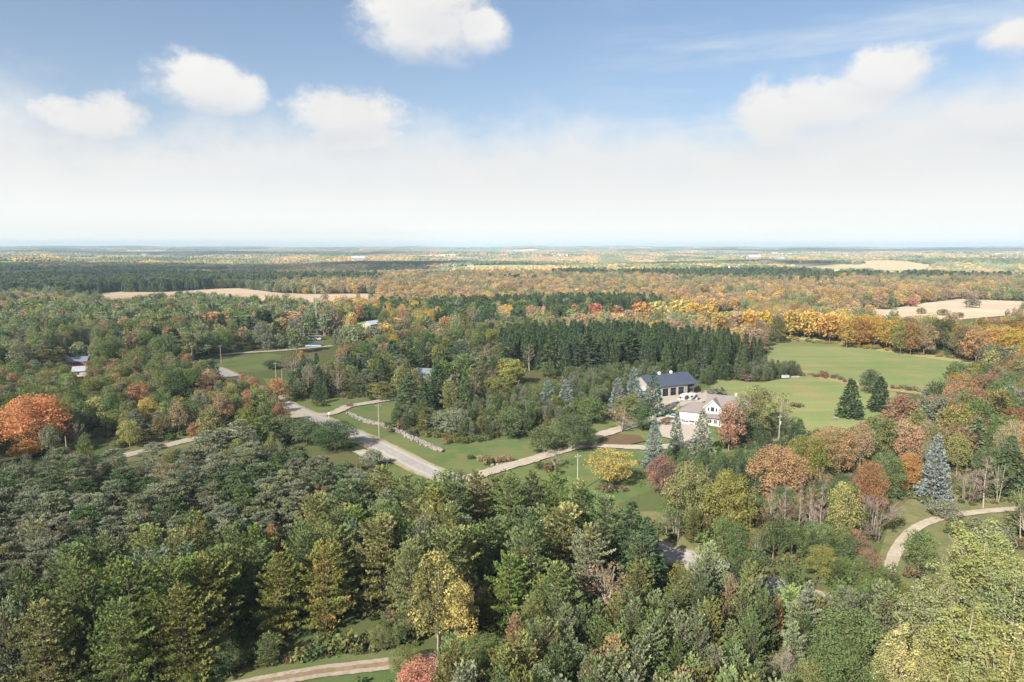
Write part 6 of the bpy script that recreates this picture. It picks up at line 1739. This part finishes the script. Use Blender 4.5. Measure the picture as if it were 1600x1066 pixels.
for a, b_, lb in [(430, 591, 'thin wire from the orange maple pole to the verge pole'), (591, 903, 'thin wire from the verge pole to the locust pole'), (903, 1219, 'thin wire from the locust pole to the birch pole')]:
    setp(wire(POLES[a] - Vector((0, 0, .4)), POLES[b_] - Vector((0, 0, .4)), 1.6).build('power_line', B_WIRE), lb, 'wire')
lp = thing('sign_post', 514, 655, 0, 'white marker post at the mouth of the gravel drive', 'post')
MB().tube((0, 0, 0), (0, 0, 2.4), .07, n=6).build('post', B_TRIM, lp); MB().box(-.35, .35, -.04, .04, 1.9, 2.4).build('board', B_TRIM, lp)
# lattice mast
x, y = ray(492, 448, 33)
ms_ = bpy.data.objects.new('lattice_mast', None); COL.objects.link(ms_); ms_.location = (x, y, 0)
setp(ms_, 'tall slender grey lattice mast rising above the hardwoods', 'mast')
H_ = 33
for k in range(3):
    a = 2.0944 * k; MB().tube((.75 * math.cos(a), .75 * math.sin(a), 0), (.18 * math.cos(a), .18 * math.sin(a), H_), .06, .04, 5).build('leg', B_GALV, ms_)
br_ = MB()
for j in range(26):
    z0 = j * H_ / 26; z1 = (j + 1) * H_ / 26; ra = .75 - .57 * z0 / H_; rb = .75 - .57 * z1 / H_
    for k in range(3):
        a = 2.0944 * k; b2 = 2.0944 * ((k + 1) % 3)
        br_.tube((ra * math.cos(a), ra * math.sin(a), z0), (rb * math.cos(b2), rb * math.sin(b2), z1), .03, n=4)
br_.build('bracing', B_GALV, ms_)
MB().tube((0, 0, H_), (0, 0, H_ + 2), .04, .02, 5).build('antenna', B_GALV, ms_)
# water tower on the horizon hill
x, y = ray(954, 386.5); dd = math.hypot(x, y); k = 11500 / dd; x, y = x * k, y * k
wt_ = bpy.data.objects.new('water_tower', None); COL.objects.link(wt_); wt_.location = (x, y, float(height(x, y)))
setp(wt_, 'white water tower standing on the horizon hill', 'water tower')
MB().tube((0, 0, 0), (0, 0, 24), 5, 4, 12).build('shaft', B_TRIM, wt_)
tb = MB()
for z0, z1, r0, r1 in [(24, 28, 5, 11), (28, 33, 11, 11.5), (33, 36, 11.5, 7), (36, 37.5, 7, 1)]: tb.tube((0, 0, z0), (0, 0, z1), r0, r1, 16)
tb.build('tank', B_TRIM, wt_)
# far farmsteads, each a house or barn a few pixels wide
FARB = [(1130, 424, 'w', 'white farmhouse'), (1146, 423, 's', 'silver shed'), (1163, 403, 'w', 'white house'), (1172, 405, 'w', 'white house'), (1180, 407, 's', 'pale barn'), (1196, 411, 'w', 'white house'), (1218, 410, 's', 'silver barn'),
        (735, 418, 'w', 'white house'), (560, 409, 's', 'pale barn'), (628, 402, 'w', 'white barn'), (1010, 407, 'b', 'tan barn'), (1350, 392, 'w', 'white house'), (1484, 396, 'w', 'white barn'), (1500, 398, 's', 'silver barn'), (955, 418, 'w', 'white house'),
        (1468, 421, 's', 'grey barn'), (1052, 414, 'w', 'white shed'), (1232, 456, 's', 'silver shed'), (225, 400, 'w', 'white house'), (1100, 396, 'w', 'white house'), (1330, 402, 'w', 'white house'), (1560, 400, 's', 'pale barn'), (880, 402, 'w', 'white house'), (1210, 398, 's', 'silver barn')]
near_m = ['first', 'second', 'third']
cnt = {}
for px, py, c, lb in FARB:
    w = rng.uniform(12, 26)
    h_ = thing('farmhouse' if 'house' in lb else 'far_barn', px, py, rng.uniform(-.5, .5), None, 'house' if 'house' in lb else 'barn', 'distant farm buildings')
    near_f = min(MARKS + [(954, 386, 'water tower'), (1300, 415, 'pale straw field'), (1130, 407, 'thin far pasture'), (60, 426, 'dark-lit far pasture'), (480, 452, 'orange-roofed barn'), (1425, 470, 'scarlet maple')], key=lambda m_: (m_[0] - px) ** 2 + (m_[1] - py) ** 2)
    s_ = f"tiny distant {lb} {'left of' if px < near_f[0] else 'right of'} the {near_f[2]}"
    cnt[s_] = cnt.get(s_, 0) + 1
    if cnt[s_] > 1: s_ = s_.replace('tiny', ['', 'second', 'third', 'fourth', 'fifth', 'sixth'][cnt[s_] - 1] + ' tiny')
    h_['label'] = s_
    wl, rf = {'w': (B_WHITE, B_SHINGLE), 's': (B_STEEL, B_SILVER), 'b': (B_STEEL, B_REDROOF)}[c]
    k = 1 + (py < 412) * 1.4
    gable_box('wall', wl, h_, -w / 2 * k, w / 2 * k, 0, w * .45 * k, w * .26 * k, w * .42 * k); gable_roof('roof', rf, h_, -w / 2 * k, w / 2 * k, 0, w * .45 * k, w * .26 * k, w * .42 * k, .6)
print('tris of prototypes', tri_total)
# ------------------------------------------------------------------ cloud bodies whose shade lies on the land (they float above and behind the camera)
mC, T = newmat('cloud_vapour')
pv = T.n('ShaderNodeVolumePrincipled')
pv.inputs['Color'].default_value = (.95, .95, .96, 1); pv.inputs['Density'].default_value = CLOUD_DENS; pv.inputs['Anisotropy'].default_value = .3
o_ = T.n('ShaderNodeOutputMaterial'); T.nt.links.new(pv.outputs[0], o_.inputs['Volume'])
def cloud(tx, ty, rx, ry, rz, alt, seed, label):
    """floats so that its shade falls round tx,ty on the ground"""
    rg = np.random.default_rng(seed)
    k = alt / math.tan(SUN_EL)
    cx = tx + math.sin(SUN_AZ) * k; cy = ty + math.cos(SUN_AZ) * k
    bm = bmesh.new(); bmesh.ops.create_icosphere(bm, subdivisions=4, radius=1.0)
    ph = rg.uniform(0, 6, 9)
    for v in bm.verts:
        x, y, z = v.co
        q_ = 1 + .16 * math.sin(3 * x + ph[0]) * math.cos(3.3 * y + ph[1]) + .10 * math.sin(7 * x + 5 * y + ph[2]) + .07 * math.sin(11 * y - 9 * x + ph[3]) + .06 * math.sin(17 * x + 13 * z + ph[4])
        v.co = (x * rx * q_, y * ry * q_, (z * rz * q_ if z > 0 else z * rz * .35))
    me = bpy.data.meshes.new('cloud'); bm.to_mesh(me); bm.free(); me.materials.append(mC)
    o = link('cloud', me); o.location = (cx, cy, alt)
    return setp(o, label, 'cloud', kind='stuff')
for c in CLOUDS: cloud(*c)

# ------------------------------------------------------------------ haze
mH, T = newmat('haze_air')
pv = T.n('ShaderNodeVolumePrincipled')
pv.inputs['Color'].default_value = (.55, .78, 1.0, 1); pv.inputs['Density'].default_value = HAZE; pv.inputs['Anisotropy'].default_value = 0.0
o_ = T.n('ShaderNodeOutputMaterial'); T.nt.links.new(pv.outputs[0], o_.inputs['Volume'])
hz = MB().box(-17600, 17600, -17600, 17600, -60, 124).build('haze', mH)
setp(hz, kind='stuff')
